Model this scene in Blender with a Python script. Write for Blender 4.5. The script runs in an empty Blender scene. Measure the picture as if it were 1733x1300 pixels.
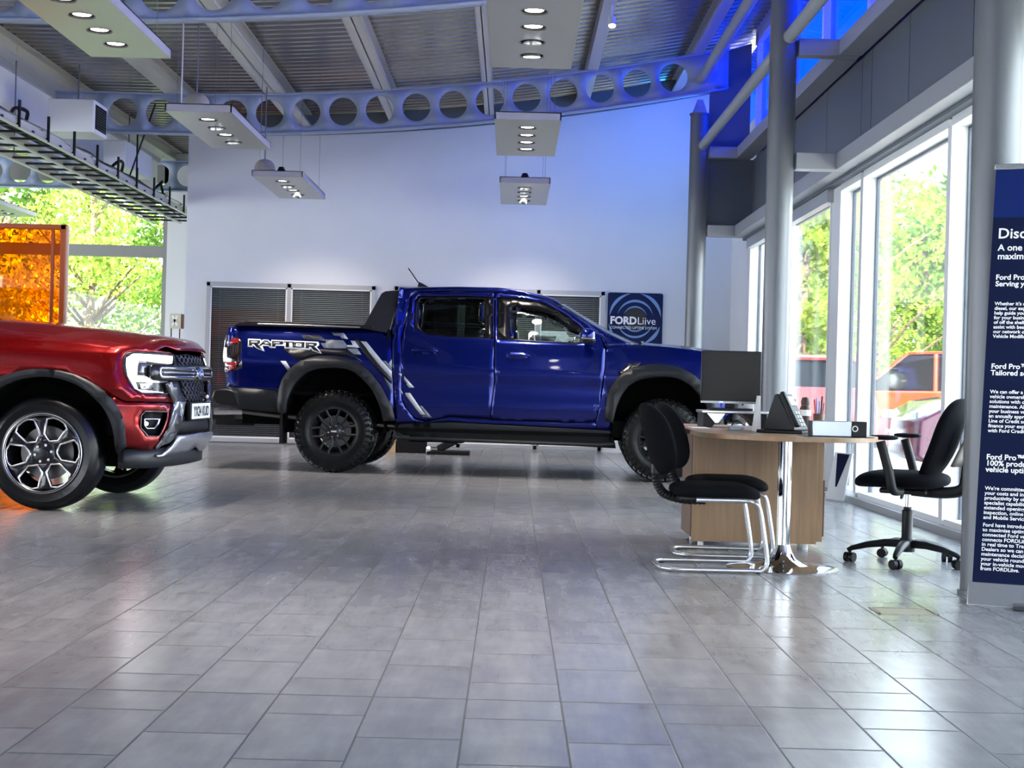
import bpy, bmesh, math, random
import numpy as np
from mathutils import Vector, Matrix, geometry

# ------------------------------------------------------------------ camera, world, sun, exposure
scn = bpy.context.scene
FPX, ROLL, EYE = 2500.0, 0.0263, 0.95          # focal length in px of a 1733 px wide frame, roll, eye height
CR, SR = math.cos(ROLL), math.sin(ROLL)
cam_d = bpy.data.cameras.new('camera'); cam = bpy.data.objects.new('camera', cam_d)
scn.collection.objects.link(cam); scn.camera = cam
cam_d.sensor_width = 36; cam_d.lens = 36 * FPX / 1733
cam_d.clip_start = .05; cam_d.clip_end = 500
cam.matrix_world = Matrix(((CR, -SR, 0, 0), (0, 0, -1, 0), (SR, CR, 0, EYE), (0, 0, 0, 1)))
vs = scn.view_settings
scn.display_settings.display_device = 'sRGB'
vs.view_transform = 'Standard'; vs.look = 'None'; vs.gamma = 1; vs.use_curve_mapping = False
vs.exposure = 1.25

world = bpy.data.worlds.new('sky'); scn.world = world; world.use_nodes = True
wn = world.node_tree; wn.nodes.clear()
wo = wn.nodes.new('ShaderNodeOutputWorld'); bg = wn.nodes.new('ShaderNodeBackground')
tc = wn.nodes.new('ShaderNodeTexCoord'); sep = wn.nodes.new('ShaderNodeSeparateXYZ')
rp = wn.nodes.new('ShaderNodeValToRGB')
rp.color_ramp.elements[0].position = 0.0; rp.color_ramp.elements[0].color = (.62, .66, .68, 1)
rp.color_ramp.elements[1].position = 1.0; rp.color_ramp.elements[1].color = (.52, .70, 1.0, 1)
e = rp.color_ramp.elements.new(.12); e.color = (1.0, 1.0, 1.0, 1)
e = rp.color_ramp.elements.new(.4); e.color = (.88, .94, 1.0, 1)
nz = wn.nodes.new('ShaderNodeTexNoise'); nz.inputs['Scale'].default_value = 3.5; nz.inputs['Detail'].default_value = 5
cr2 = wn.nodes.new('ShaderNodeValToRGB'); cr2.color_ramp.elements[0].position = .42; cr2.color_ramp.elements[1].position = .62
cr2.color_ramp.elements[0].color = (.62, .78, 1, 1); cr2.color_ramp.elements[1].color = (1, 1, 1, 1)
mxw = wn.nodes.new('ShaderNodeMix'); mxw.data_type = 'RGBA'; mxw.blend_type = 'MULTIPLY'; mxw.inputs[0].default_value = .55
wn.links.new(tc.outputs['Generated'], sep.inputs[0]); wn.links.new(sep.outputs['Z'], rp.inputs[0])
wn.links.new(tc.outputs['Generated'], nz.inputs['Vector']); wn.links.new(nz.outputs['Fac'], cr2.inputs[0])
wn.links.new(rp.outputs[0], mxw.inputs[6]); wn.links.new(cr2.outputs[0], mxw.inputs[7])
wn.links.new(mxw.outputs[2], bg.inputs[0]); wn.links.new(bg.outputs[0], wo.inputs[0])
bg.inputs[1].default_value = 4.6

sun_d = bpy.data.lights.new('sun', 'SUN'); sun = bpy.data.objects.new('sun', sun_d); scn.collection.objects.link(sun)
sun_d.energy = 19; sun_d.angle = .01; sun_d.color = (1, .93, .8)
sun.rotation_euler = Vector((.25, 1, -1.15)).to_track_quat('-Z', 'Y').to_euler()

# ------------------------------------------------------------------ helpers
def ray(px, py):
    u, v = px - 866.5, py - 650
    return (u * CR + v * SR) / FPX, (-u * SR + v * CR) / FPX
def at(px, py, Y):
    a, b = ray(px, py); return Vector((a * Y, Y, EYE - b * Y))
def fl(px, py):
    a, b = ray(px, py); Y = EYE / b; return a * Y, Y
def XW(px, py, Y): return ray(px, py)[0] * Y
def ZW(px, py, Y): return EYE - ray(px, py)[1] * Y

MATS = {}
def mat(name, col=(.5, .5, .5), rough=.5, metal=0., coat=0., emit=None, es=0., noise=0., nscale=8., bump=0., bscale=60., alpha=1., trans=0., spec=.5, coat_rough=.03, stretch=None, sheen=0.):
    if name in MATS: return MATS[name]
    m = bpy.data.materials.new(name); m.use_nodes = True; nt = m.node_tree; b = nt.nodes['Principled BSDF']
    b.inputs['Base Color'].default_value = (*col, 1); b.inputs['Roughness'].default_value = rough
    b.inputs['Metallic'].default_value = metal; b.inputs['Coat Weight'].default_value = coat
    b.inputs['Coat Roughness'].default_value = coat_rough
    b.inputs['Specular IOR Level'].default_value = spec
    b.inputs['Sheen Weight'].default_value = sheen
    if trans: b.inputs['Transmission Weight'].default_value = trans
    if emit: b.inputs['Emission Color'].default_value = (*emit, 1); b.inputs['Emission Strength'].default_value = es
    if noise or bump:
        tcn = nt.nodes.new('ShaderNodeTexCoord'); mp = nt.nodes.new('ShaderNodeMapping')
        nt.links.new(tcn.outputs['Object'], mp.inputs[0])
        if stretch: mp.inputs['Scale'].default_value = stretch
    if noise:
        n = nt.nodes.new('ShaderNodeTexNoise'); n.inputs['Scale'].default_value = nscale; n.inputs['Detail'].default_value = 6
        r = nt.nodes.new('ShaderNodeValToRGB')
        r.color_ramp.elements[0].position = .3; r.color_ramp.elements[1].position = .7
        r.color_ramp.elements[0].color = (*[c * (1 - noise) for c in col], 1)
        r.color_ramp.elements[1].color = (*[min(1, c * (1 + noise)) for c in col], 1)
        nt.links.new(mp.outputs[0], n.inputs['Vector']); nt.links.new(n.outputs['Fac'], r.inputs[0]); nt.links.new(r.outputs[0], b.inputs['Base Color'])
    if bump:
        n2 = nt.nodes.new('ShaderNodeTexNoise'); n2.inputs['Scale'].default_value = bscale; n2.inputs['Detail'].default_value = 3
        bp = nt.nodes.new('ShaderNodeBump'); bp.inputs['Strength'].default_value = bump; bp.inputs['Distance'].default_value = .01
        nt.links.new(mp.outputs[0], n2.inputs['Vector']); nt.links.new(n2.outputs['Fac'], bp.inputs['Height']); nt.links.new(bp.outputs[0], b.inputs['Normal'])
    MATS[name] = m; return m

def glassmat(name, tint=(1, 1, 1), refl=1.0, rough=0.0, ior=1.45, gcol=(1, 1, 1)):
    m = bpy.data.materials.new(name); m.use_nodes = True; nt = m.node_tree; nt.nodes.clear()
    o = nt.nodes.new('ShaderNodeOutputMaterial'); t = nt.nodes.new('ShaderNodeBsdfTransparent'); g = nt.nodes.new('ShaderNodeBsdfGlossy')
    f = nt.nodes.new('ShaderNodeFresnel'); f.inputs[0].default_value = ior
    mu = nt.nodes.new('ShaderNodeMath'); mu.operation = 'MULTIPLY'; mu.inputs[1].default_value = refl; mu.use_clamp = True
    mx = nt.nodes.new('ShaderNodeMixShader')
    t.inputs[0].default_value = (*tint, 1); g.inputs['Roughness'].default_value = rough; g.inputs[0].default_value = (*gcol, 1)
    nt.links.new(f.outputs[0], mu.inputs[0]); nt.links.new(mu.outputs[0], mx.inputs[0])
    nt.links.new(t.outputs[0], mx.inputs[1]); nt.links.new(g.outputs[0], mx.inputs[2]); nt.links.new(mx.outputs[0], o.inputs[0])
    MATS[name] = m; return m

def uniq(o, label=None, cat=None, group=None, kind=None):
    if label: o['label'] = label
    if cat: o['category'] = cat
    if group: o['group'] = group
    if kind: o['kind'] = kind
    return o
tag = uniq
def thing(name, label, cat, loc=(0, 0, 0), rz=0, group=None):
    o = bpy.data.objects.new(name, None); scn.collection.objects.link(o); o.empty_display_size = .1
    o.location = loc; o.rotation_euler = (0, 0, rz)
    return tag(o, label, cat, group)
def copy_tree(o, parent=None, **kw):
    c = o.copy(); scn.collection.objects.link(c)
    if parent: c.parent = parent
    for ch in list(o.children): copy_tree(ch, c)
    return c

class MB:
    def __init__(s): s.v = []; s.f = []
    def add(s, vs_, fs):
        n = len(s.v); s.v += [tuple(p) for p in vs_]; s.f += [tuple(i + n for i in f) for f in fs]; return s
    def box(s, c, d, rot=None, taper=None):
        x, y, z = d[0] / 2, d[1] / 2, d[2] / 2
        ps = [Vector((a * x, b * y, e * z)) for e in (-1, 1) for a, b in ((-1, -1), (1, -1), (1, 1), (-1, 1))]
        if rot is not None: ps = [rot @ p for p in ps]
        return s.add([p + Vector(c) for p in ps], [(3, 2, 1, 0), (4, 5, 6, 7), (0, 1, 5, 4), (1, 2, 6, 5), (2, 3, 7, 6), (3, 0, 4, 7)])
    def bb(s, a, b): return s.box([(a[i] + b[i]) / 2 for i in range(3)], [abs(b[i] - a[i]) for i in range(3)])
    def prism(s, pts, f0, f1):
        # pts 2d polygon ; f0,f1 map 2d->3d for both ends
        n = len(pts); a = [f0(*p) for p in pts]; b = [f1(*p) for p in pts]
        return s.add(a + b, [tuple(range(n))[::-1], tuple(range(n, 2 * n))] + [(i, (i + 1) % n, n + (i + 1) % n, n + i) for i in range(n)])
    def tube(s, pts, r, n=10, cap=True, closed=False, flat=1.):
        pts = [Vector(p) for p in pts]; m = len(pts); rs = r if isinstance(r, (list, tuple)) else [r] * m
        tg = []
        for i in range(m):
            if closed: t = pts[(i + 1) % m] - pts[i - 1]
            else: t = pts[min(i + 1, m - 1)] - pts[max(i - 1, 0)]
            tg.append(t.normalized())
        up = Vector((0, 0, 1)) if abs(tg[0].z) < .9 else Vector((1, 0, 0))
        a = tg[0].cross(up).normalized(); rings = []
        for i in range(m):
            a = (a - tg[i] * a.dot(tg[i])).normalized(); b = tg[i].cross(a)
            rings.append([pts[i] + (a * math.cos(q) + b * math.sin(q) * flat) * rs[i] for q in [2 * math.pi * k / n for k in range(n)]])
        V = [p for rg in rings for p in rg]; F = []
        for i in range(m if closed else m - 1):
            j = (i + 1) % m
            for k in range(n): F.append((i * n + k, i * n + (k + 1) % n, j * n + (k + 1) % n, j * n + k))
        if cap and not closed: F += [tuple(range(n))[::-1], tuple((m - 1) * n + k for k in range(n))]
        return s.add(V, F)
    def cyl(s, a, b, r, n=20, r2=None): return s.tube([a, b], [r, r if r2 is None else r2], n)
    def lathe(s, prof, c=(0, 0, 0), axis='z', n=32, a0=0, a1=2 * math.pi):
        full = abs(a1 - a0 - 2 * math.pi) < 1e-6; V = []; m = len(prof); N = n if full else n + 1
        for i in range(N):
            q = a0 + (a1 - a0) * i / n; cq, sq = math.cos(q), math.sin(q)
            for r, h in prof:
                if axis == 'z': V.append((c[0] + r * cq, c[1] + r * sq, c[2] + h))
                else: V.append((c[0] + r * cq, c[1] + h, c[2] + r * sq))   # axis y
        F = []
        for i in range(n):
            j = (i + 1) % N
            for k in range(m - 1):
                q = (i * m + k, j * m + k, j * m + k + 1, i * m + k + 1)
                F.append(q if axis == 'z' else q[::-1])
        return s.add(V, F)
    def grid(s, fn, nu, nv, flip=False):
        V = [fn(i / nu, j / nv) for i in range(nu + 1) for j in range(nv + 1)]; F = []
        for i in range(nu):
            for j in range(nv):
                q = (i * (nv + 1) + j, (i + 1) * (nv + 1) + j, (i + 1) * (nv + 1) + j + 1, i * (nv + 1) + j + 1)
                F.append(q[::-1] if flip else q)
        return s.add(V, F)
    def ell(s, c, r, nu=16, nv=10, zmin=-1., pw=1.):
        def f(a, b):
            th = a * 2 * math.pi; ph = math.asin(zmin) + (math.pi / 2 - math.asin(zmin)) * b
            sg = lambda t: math.copysign(abs(t) ** pw, t)
            return (c[0] + r[0] * sg(math.cos(th)) * abs(math.cos(ph)) ** pw, c[1] + r[1] * sg(math.sin(th)) * abs(math.cos(ph)) ** pw, c[2] + r[2] * sg(math.sin(ph)))
        return s.grid(f, nu, nv)
    def mir(s, yc):
        return s.add([(x, 2 * yc - y, z) for x, y, z in s.v], [f[::-1] for f in s.f])
    def build(s, name, m, parent=None, smooth=True, bevel=0, solid=0, ang=38, soff=-1, merge=True, fixn=True):
        me = bpy.data.meshes.new(name); me.from_pydata(s.v, [], s.f); me.validate()
        if merge or fixn:
            bm = bmesh.new(); bm.from_mesh(me)
            if merge: bmesh.ops.remove_doubles(bm, verts=bm.verts, dist=1e-5)
            if fixn: bmesh.ops.recalc_face_normals(bm, faces=bm.faces)
            bm.to_mesh(me); bm.free()
        if m: me.materials.append(m)
        if smooth:
            me.shade_smooth(); me.set_sharp_from_angle(angle=math.radians(ang))
        o = bpy.data.objects.new(name, me); scn.collection.objects.link(o)
        if parent: o.parent = parent
        if solid:
            q = o.modifiers.new('thickness', 'SOLIDIFY'); q.thickness = solid; q.offset = soff
        if bevel:
            q = o.modifiers.new('bevel', 'BEVEL'); q.width = bevel; q.segments = 2; q.limit_method = 'ANGLE'; q.angle_limit = math.radians(40)
        return o
    def struct(s, name, m, **k):
        o = s.build(name, m, **k); o['kind'] = 'structure'; return o

def inpoly(x, y, P):
    c = False; j = len(P) - 1
    for i in range(len(P)):
        xi, yi = P[i]; xj, yj = P[j]
        if (yi > y) != (yj > y) and x < (xj - xi) * (y - yi) / (yj - yi) + xi: c = not c
        j = i
    return c
def resample(P, step, closed=True):
    out = []; n = len(P)
    for i in range(n if closed else n - 1):
        a, b = P[i], P[(i + 1) % n]; d = math.dist(a, b); k = max(1, int(math.ceil(d / step)))
        out += [(a[0] + (b[0] - a[0]) * t / k, a[1] + (b[1] - a[1]) * t / k) for t in range(k)]
    if not closed: out.append(tuple(P[-1]))
    return out
def spline(P, sub=6, closed=False):
    P = [tuple(p) for p in P]; n = len(P); out = []
    for i in range(n if closed else n - 1):
        p0 = P[(i - 1) % n] if closed or i > 0 else P[0]; p1 = P[i]; p2 = P[(i + 1) % n]; p3 = P[(i + 2) % n] if closed or i + 2 < n else P[-1]
        for k in range(sub):
            t = k / sub
            out.append(tuple(.5 * (2 * b + (c - a) * t + (2 * a - 5 * b + 4 * c - d) * t * t + (3 * b - a - 3 * c + d) * t ** 3) for a, b, c, d in zip(p0, p1, p2, p3)))
    if not closed: out.append(P[-1])
    return out
def tri2d(outline, holes=(), step=.08, edge_step=None):
    es_ = edge_step or step; O = resample(outline, es_); H = [resample(h, es_) for h in holes]
    pts = list(O); ed = [(i, (i + 1) % len(O)) for i in range(len(O))]
    for h in H:
        b = len(pts); pts += h; ed += [(b + i, b + (i + 1) % len(h)) for i in range(len(h))]
    A = np.array(pts); x0, y0 = A.min(0); x1, y1 = A.max(0)
    nx = int((x1 - x0) / step) + 1; ny = int((y1 - y0) / step) + 1
    for i in range(1, nx):
        for j in range(1, ny):
            x, y = x0 + (x1 - x0) * i / nx, y0 + (y1 - y0) * j / ny
            if inpoly(x, y, O) and not any(inpoly(x, y, h) for h in H) and ((A - (x, y)) ** 2).sum(1).min() > (step * .35) ** 2: pts.append((x, y))
    r = geometry.delaunay_2d_cdt([Vector(p) for p in pts], ed, [], 0, 1e-6)
    V = [tuple(p) for p in r[0]]; F = []
    for f in r[2]:
        cx = sum(V[i][0] for i in f) / len(f); cy = sum(V[i][1] for i in f) / len(f)
        if inpoly(cx, cy, O) and not any(inpoly(cx, cy, h) for h in H): F.append(tuple(f))
    return V, F
def circ(cx, cy, r, n=24, ry=None, a0=0): return [(cx + r * math.cos(a0 + 2 * math.pi * i / n), cy + (ry or r) * math.sin(a0 + 2 * math.pi * i / n)) for i in range(n)]
def rrect(x0, y0, x1, y1, r, n=4):
    P = []
    for cx, cy, a in ((x1 - r, y1 - r, 0), (x0 + r, y1 - r, 90), (x0 + r, y0 + r, 180), (x1 - r, y0 + r, 270)):
        P += [(cx + r * math.cos(math.radians(a + 90 * i / n)), cy + r * math.sin(math.radians(a + 90 * i / n))) for i in range(n + 1)]
    return P
def text2d(txt, size=1., bold=0., align='LEFT', spacing=1., italic=0., xs=1.):
    c = bpy.data.curves.new('t', 'FONT'); c.body = txt; c.size = size; c.offset = bold; c.align_x = align; c.space_character = spacing; c.shear = italic
    c.resolution_u = 3
    o = bpy.data.objects.new('t', c); scn.collection.objects.link(o)
    dg = bpy.context.evaluated_depsgraph_get(); me = bpy.data.meshes.new_from_object(o.evaluated_get(dg))
    V = [(v.co.x * xs, v.co.y) for v in me.vertices]; F = [tuple(p.vertices) for p in me.polygons]
    bpy.data.objects.remove(o); bpy.data.curves.remove(c); bpy.data.meshes.remove(me)
    return V, F
def flat(V, F, fn, mb=None):
    mb = mb or MB(); return mb.add([fn(*p) for p in V], F)
def rz3(a): return Matrix.Rotation(a, 3, 'Z')
def rx3(a): return Matrix.Rotation(a, 3, 'X')
def ry3(a): return Matrix.Rotation(a, 3, 'Y')

# ------------------------------------------------------------------ materials
mat('wall_paint', (.76, .76, .76), .75, noise=.02, nscale=1.5)
mat('wall_dark', (.25, .25, .26), .7)
mat('beam_paint', (.32, .38, .52), .45)
mat('steel_grey', (.15, .16, .175), .36, metal=.3)
mat('panel_grey', (.115, .13, .155), .5)
mat('beam_grey', (.33, .34, .36), .45)
mat('white_frame', (.78, .79, .80), .4)
mat('alu_frame', (.42, .43, .44), .4, metal=.4)
mat('deck_metal', (.36, .345, .32), .22, metal=.9)
mat('galv', (.62, .6, .57), .45, metal=.5)
mat('black_plastic', (.007, .0075, .009), .45, spec=.3)
mat('gloss_black', (.003, .003, .004), .25, spec=.25)
mat('soft_black', (.005, .005, .006), .7, spec=.2)
mat('fabric_black', (.0025, .003, .005), .9, bump=.3, bscale=400, spec=.12)
mat('rubber', (.004, .004, .005), .5, spec=.3)
mat('tyre_gloss', (.003, .0035, .004), .28, bump=.15, bscale=30, spec=.35)
mat('under_black', (.003, .003, .0035), .85, spec=.08)
mat('chrome', (.75, .76, .78), .08, metal=1)
mat('satin_silver', (.55, .56, .58), .25, metal=.8)
mat('box_silver', (.34, .36, .39), .3, metal=.9)
mat('dark_chrome', (.14, .14, .15), .22, metal=.8)
mat('bolt_metal', (.8, .8, .8), .25, metal=1)
mat('blue_paint', (.0006, .008, .15), .22, metal=.7, coat=.5)
mat('red_paint', (.22, .0006, .002), .25, metal=.75, coat=.45)
mat('flare_grey', (.014, .015, .018), .42, spec=.35)
mat('sill_grey', (.007, .009, .012), .45, spec=.3)
mat('light_wood', (.29, .175, .095), .4, noise=.16, nscale=3, stretch=(12, 12, .8))
mat('dark_wood', (.10, .045, .022), .4)
mat('board_white', (.8, .8, .8), .4)
mat('navy', (.002, .006, .035), .6, spec=.15)
mat('sign_blue', (.002, .010, .065), .5, spec=.2)
mat('banner_top', (.003, .014, .11), .6, spec=.15)
mat('ring_blue', (.16, .30, .58), .4)
mat('text_white', (.9, .91, .93), .5)
mat('raft_face', (.40, .40, .39), .30, metal=.45)
mat('raft_edge', (.30, .29, .34), .4)
mat('lamp_on', (1, 1, 1), .5, emit=(1, .93, .84), es=14)
mat('led_on', (1, 1, 1), .3, emit=(.93, .97, 1), es=2.4)
mat('dome_grey', (.30, .28, .26), .5)
mat('blind', (.62, .60, .54), .5)
mat('dark_room', (.09, .09, .09), .8)
mat('pavement', (.55, .52, .46), .85, noise=.15, nscale=2)
mat('brown_card', (.45, .30, .16), .8)
mat('screen_dark', (.010, .010, .009), .35, spec=.2)
mat('decal_grey', (.16, .18, .21), .35)
mat('decal_light', (.50, .53, .57), .35)
mat('decal_black', (.003, .003, .006), .4)
mat('decal_reflect', (.06, .06, .07), .35)
mat('lamp_red', (.20, .004, .006), .15, coat=1)
mat('lamp_smoke', (.010, .006, .008), .1, coat=1)
mat('brass', (.30, .26, .19), .35, metal=.6)
mat('plate_white', (.82, .83, .80), .4)
mat('alloy_dark', (.022, .022, .025), .32, metal=.5)
mat('alloy_black', (.008, .008, .01), .2)
mat('alloy_cut', (.62, .60, .62), .25, metal=.9)
mat('disc_metal', (.16, .155, .15), .4, metal=.9)
mat('bottle_blue', (.12, .25, .55), .2)
mat('bark', (.16, .11, .07), .9)
glassmat('window_glass', (.95, .98, .97), .5)
glassmat('car_glass', (.90, .95, .93), .8)
glassmat('tint_glass', (.40, .45, .43), .7)
glassmat('front_tint', (.10, .12, .12), 1.)
glassmat('orange_sheet', (1, .38, .01), 1.2)
glassmat('blue_pane', (.01, .17, .92), .6)
glassmat('blind_glass', (.80, .84, .88), 1.3)
M = MATS
def leafmat(name, col):
    m = bpy.data.materials.new(name); m.use_nodes = True; nt = m.node_tree; nt.nodes.clear()
    o = nt.nodes.new('ShaderNodeOutputMaterial'); d = nt.nodes.new('ShaderNodeBsdfDiffuse'); t = nt.nodes.new('ShaderNodeBsdfTranslucent'); mx = nt.nodes.new('ShaderNodeMixShader')
    n = nt.nodes.new('ShaderNodeTexNoise'); n.inputs['Scale'].default_value = 1.1; r = nt.nodes.new('ShaderNodeValToRGB')
    g = nt.nodes.new('ShaderNodeTexCoord'); nt.links.new(g.outputs['Object'], n.inputs['Vector'])
    r.color_ramp.elements[0].position = .35; r.color_ramp.elements[1].position = .65
    r.color_ramp.elements[0].color = (*[c * .55 for c in col], 1); r.color_ramp.elements[1].color = (*[min(1, c * 1.35) for c in col], 1)
    nt.links.new(n.outputs['Fac'], r.inputs[0]); nt.links.new(r.outputs[0], d.inputs[0]); nt.links.new(r.outputs[0], t.inputs[0])
    mx.inputs[0].default_value = .45; nt.links.new(d.outputs[0], mx.inputs[1]); nt.links.new(t.outputs[0], mx.inputs[2]); nt.links.new(mx.outputs[0], o.inputs[0])
    MATS[name] = m
leafmat('leaf_lime', (.33, .43, .08)); leafmat('leaf_green', (.17, .29, .05))
mat('facade_frame', (.30, .29, .27), .5)

def floor_material():
    m = bpy.data.materials.new('floor_tiles'); m.use_nodes = True; nt = m.node_tree; N = nt.nodes; L = nt.links; b = N['Principled BSDF']
    t = N.new('ShaderNodeTexCoord'); s = N.new('ShaderNodeSeparateXYZ'); L.new(t.outputs['Object'], s.inputs[0])
    def mth(op, a, c=None, d=None):
        q = N.new('ShaderNodeMath'); q.operation = op
        for i, w in enumerate((a, c, d)):
            if w is None: continue
            if isinstance(w, (int, float)): q.inputs[i].default_value = w
            else: L.new(w, q.inputs[i])
        return q.outputs[0]
    W, T, X0, Y0 = .2820, .5065, -.1112, 4.437
    cx = mth('DIVIDE', mth('SUBTRACT', s.outputs['X'], X0), W); ci = mth('FLOOR', cx); fx = mth('SUBTRACT', cx, ci)
    par = mth('SUBTRACT', 1., mth('ABSOLUTE', mth('MODULO', ci, 2.)))
    cy = mth('ADD', mth('DIVIDE', mth('SUBTRACT', s.outputs['Y'], Y0), T), mth('MULTIPLY', par, .5)); ri = mth('FLOOR', cy); fy = mth('SUBTRACT', cy, ri)
    dx = mth('MULTIPLY', mth('MINIMUM', fx, mth('SUBTRACT', 1., fx)), W); dy = mth('MULTIPLY', mth('MINIMUM', fy, mth('SUBTRACT', 1., fy)), T)
    de = mth('ABSOLUTE', mth('SUBTRACT', s.outputs['Y'], Y0))
    d = mth('MINIMUM', mth('MINIMUM', dx, mth('MULTIPLY', dy, .62)), mth('MULTIPLY', de, .5))
    gm = N.new('ShaderNodeMapRange'); gm.inputs[1].default_value = .0020; gm.inputs[2].default_value = .0040; L.new(d, gm.inputs[0])   # 0 grout .. 1 tile
    cmb = N.new('ShaderNodeCombineXYZ'); L.new(ci, cmb.inputs[0]); L.new(ri, cmb.inputs[1])
    wn_ = N.new('ShaderNodeTexWhiteNoise'); wn_.noise_dimensions = '3D'; L.new(cmb.outputs[0], wn_.inputs[0])
    mp = N.new('ShaderNodeMapping'); mp.inputs['Scale'].default_value = (14, 2.0, 1); vadd = N.new('ShaderNodeVectorMath'); vadd.operation = 'ADD'
    vm = N.new('ShaderNodeVectorMath'); vm.operation = 'SCALE'; vm.inputs['Scale'].default_value = 9.; L.new(wn_.outputs['Color'], vm.inputs[0])
    L.new(t.outputs['Object'], vadd.inputs[0]); L.new(vm.outputs[0], vadd.inputs[1]); L.new(vadd.outputs[0], mp.inputs[0])
    n1 = N.new('ShaderNodeTexNoise'); n1.inputs['Scale'].default_value = .9; n1.inputs['Detail'].default_value = 8; n1.inputs['Roughness'].default_value = .65; n1.inputs['Distortion'].default_value = .2; L.new(mp.outputs[0], n1.inputs['Vector'])
    n2 = N.new('ShaderNodeTexNoise'); n2.inputs['Scale'].default_value = .55; n2.inputs['Detail'].default_value = 3; L.new(t.outputs['Object'], n2.inputs['Vector'])
    n3 = N.new('ShaderNodeTexNoise'); n3.inputs['Scale'].default_value = 7; n3.inputs['Detail'].default_value = 6; L.new(vadd.outputs[0], n3.inputs['Vector'])
    val = mth('ADD', mth('MULTIPLY', n1.outputs['Fac'], .5), mth('ADD', mth('MULTIPLY', wn_.outputs['Value'], .10), mth('MULTIPLY', n3.outputs['Fac'], .35)))
    r = N.new('ShaderNodeValToRGB'); r.color_ramp.elements[0].position = .28; r.color_ramp.elements[1].position = .68
    r.color_ramp.elements[0].color = (.148, .145, .15, 1); r.color_ramp.elements[1].color = (.27, .265, .265, 1); L.new(val, r.inputs[0])
    mx = N.new('ShaderNodeMix'); mx.data_type = 'RGBA'; mx.inputs[6].default_value = (.055, .055, .06, 1); L.new(gm.outputs[0], mx.inputs[0]); L.new(r.outputs[0], mx.inputs[7])
    L.new(mx.outputs[2], b.inputs['Base Color'])
    rr = N.new('ShaderNodeMapRange'); rr.inputs[1].default_value = .25; rr.inputs[2].default_value = .75; rr.inputs[3].default_value = .17; rr.inputs[4].default_value = .28; L.new(n1.outputs['Fac'], rr.inputs[0])
    m2 = N.new('ShaderNodeMix'); m2.data_type = 'FLOAT'; m2.inputs[2].default_value = .8; L.new(gm.outputs[0], m2.inputs[0]); L.new(rr.outputs[0], m2.inputs[3]); L.new(m2.outputs[0], b.inputs['Roughness'])
    b.inputs['Specular IOR Level'].default_value = .62
    bp = N.new('ShaderNodeBump'); bp.inputs['Strength'].default_value = .5; bp.inputs['Distance'].default_value = .0015
    hh = mth('ADD', gm.outputs[0], mth('MULTIPLY', n1.outputs['Fac'], .03)); L.new(hh, bp.inputs['Height']); L.new(bp.outputs[0], b.inputs['Normal'])
    MATS['floor_tiles'] = m
floor_material()
# ------------------------------------------------------------------ building shell
YW = 21.3                                   # face of the rear wall
def ztop(x): return 4.52 + (.0145 * (x + 4.6) ** 2 if x > -4.6 else 0)
BY = [1.25, 7.1, 12.95, 18.8, 24.65]
MB().bb((-12.2, -8, -.12), (3.15, 25.35, 0)).struct('floor', M['floor_tiles'], smooth=False)
# rear wall with its return
mb = MB(); mb.prism([(-4.75, 0), (3.3, 0), (3.3, ztop(3.3) + .18)] + [(x, ztop(x) + .18) for x in np.linspace(3, -4.75, 18)], lambda a, b: (a, YW, b), lambda a, b: (a, YW + .2, b))
mb.bb((-4.75, YW + .2, 0), (-4.55, 25, 4.6)); mb.struct('wall_rear', M['wall_paint'], smooth=False)
mb = MB(); mb.bb((-5.9, 25, 0), (-4.55, 25.3, 4.7)); mb.struct('wall_side', M['wall_paint'], smooth=False)
mb = MB(); mb.bb((-12.2, -8, 0), (-12, 26, 1.0)); mb.bb((-12.2, -8, 3.2), (-12, 26, 4.8)); mb.struct('wall_left', M['wall_dark'], smooth=False)
mb = MB(); mb.bb((-12.2, -8.2, 0), (.4, -8, 5.9)); mb.bb((.4, -8.2, 2.8), (3.2, -8, 5.9)); mb.struct('wall_front', M['wall_dark'], smooth=False)
# corrugated roof deck
def deck():
    mb = MB(); p = .2; xs = [-12.2, -8, -4.6] + list(np.linspace(-4, 3.6, 16)); ys = []
    y = -8.
    while y < 26.4:
        ys += [(y, .0), (y + .07, .0), (y + .09, .065), (y + .18, .065)]; y += p
    V = [(x, yy, ztop(x) + .2 + h) for x in xs for yy, h in ys]; n = len(ys)
    F = [(i * n + j, i * n + j + 1, (i + 1) * n + j + 1, (i + 1) * n + j) for i in range(len(xs) - 1) for j in range(n - 1)]
    mb.add(V, F); return mb.struct('ceiling', M['deck_metal'], solid=.01, soff=1, ang=25)
deck()
MB().grid(lambda a, b: (-12.3 + a * 16.2, -8.4 + b * 35, ztop(-12.3 + a * 16.2) + .42), 20, 1).struct('trim_1', M['dark_room'], solid=.1, soff=1)
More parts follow.
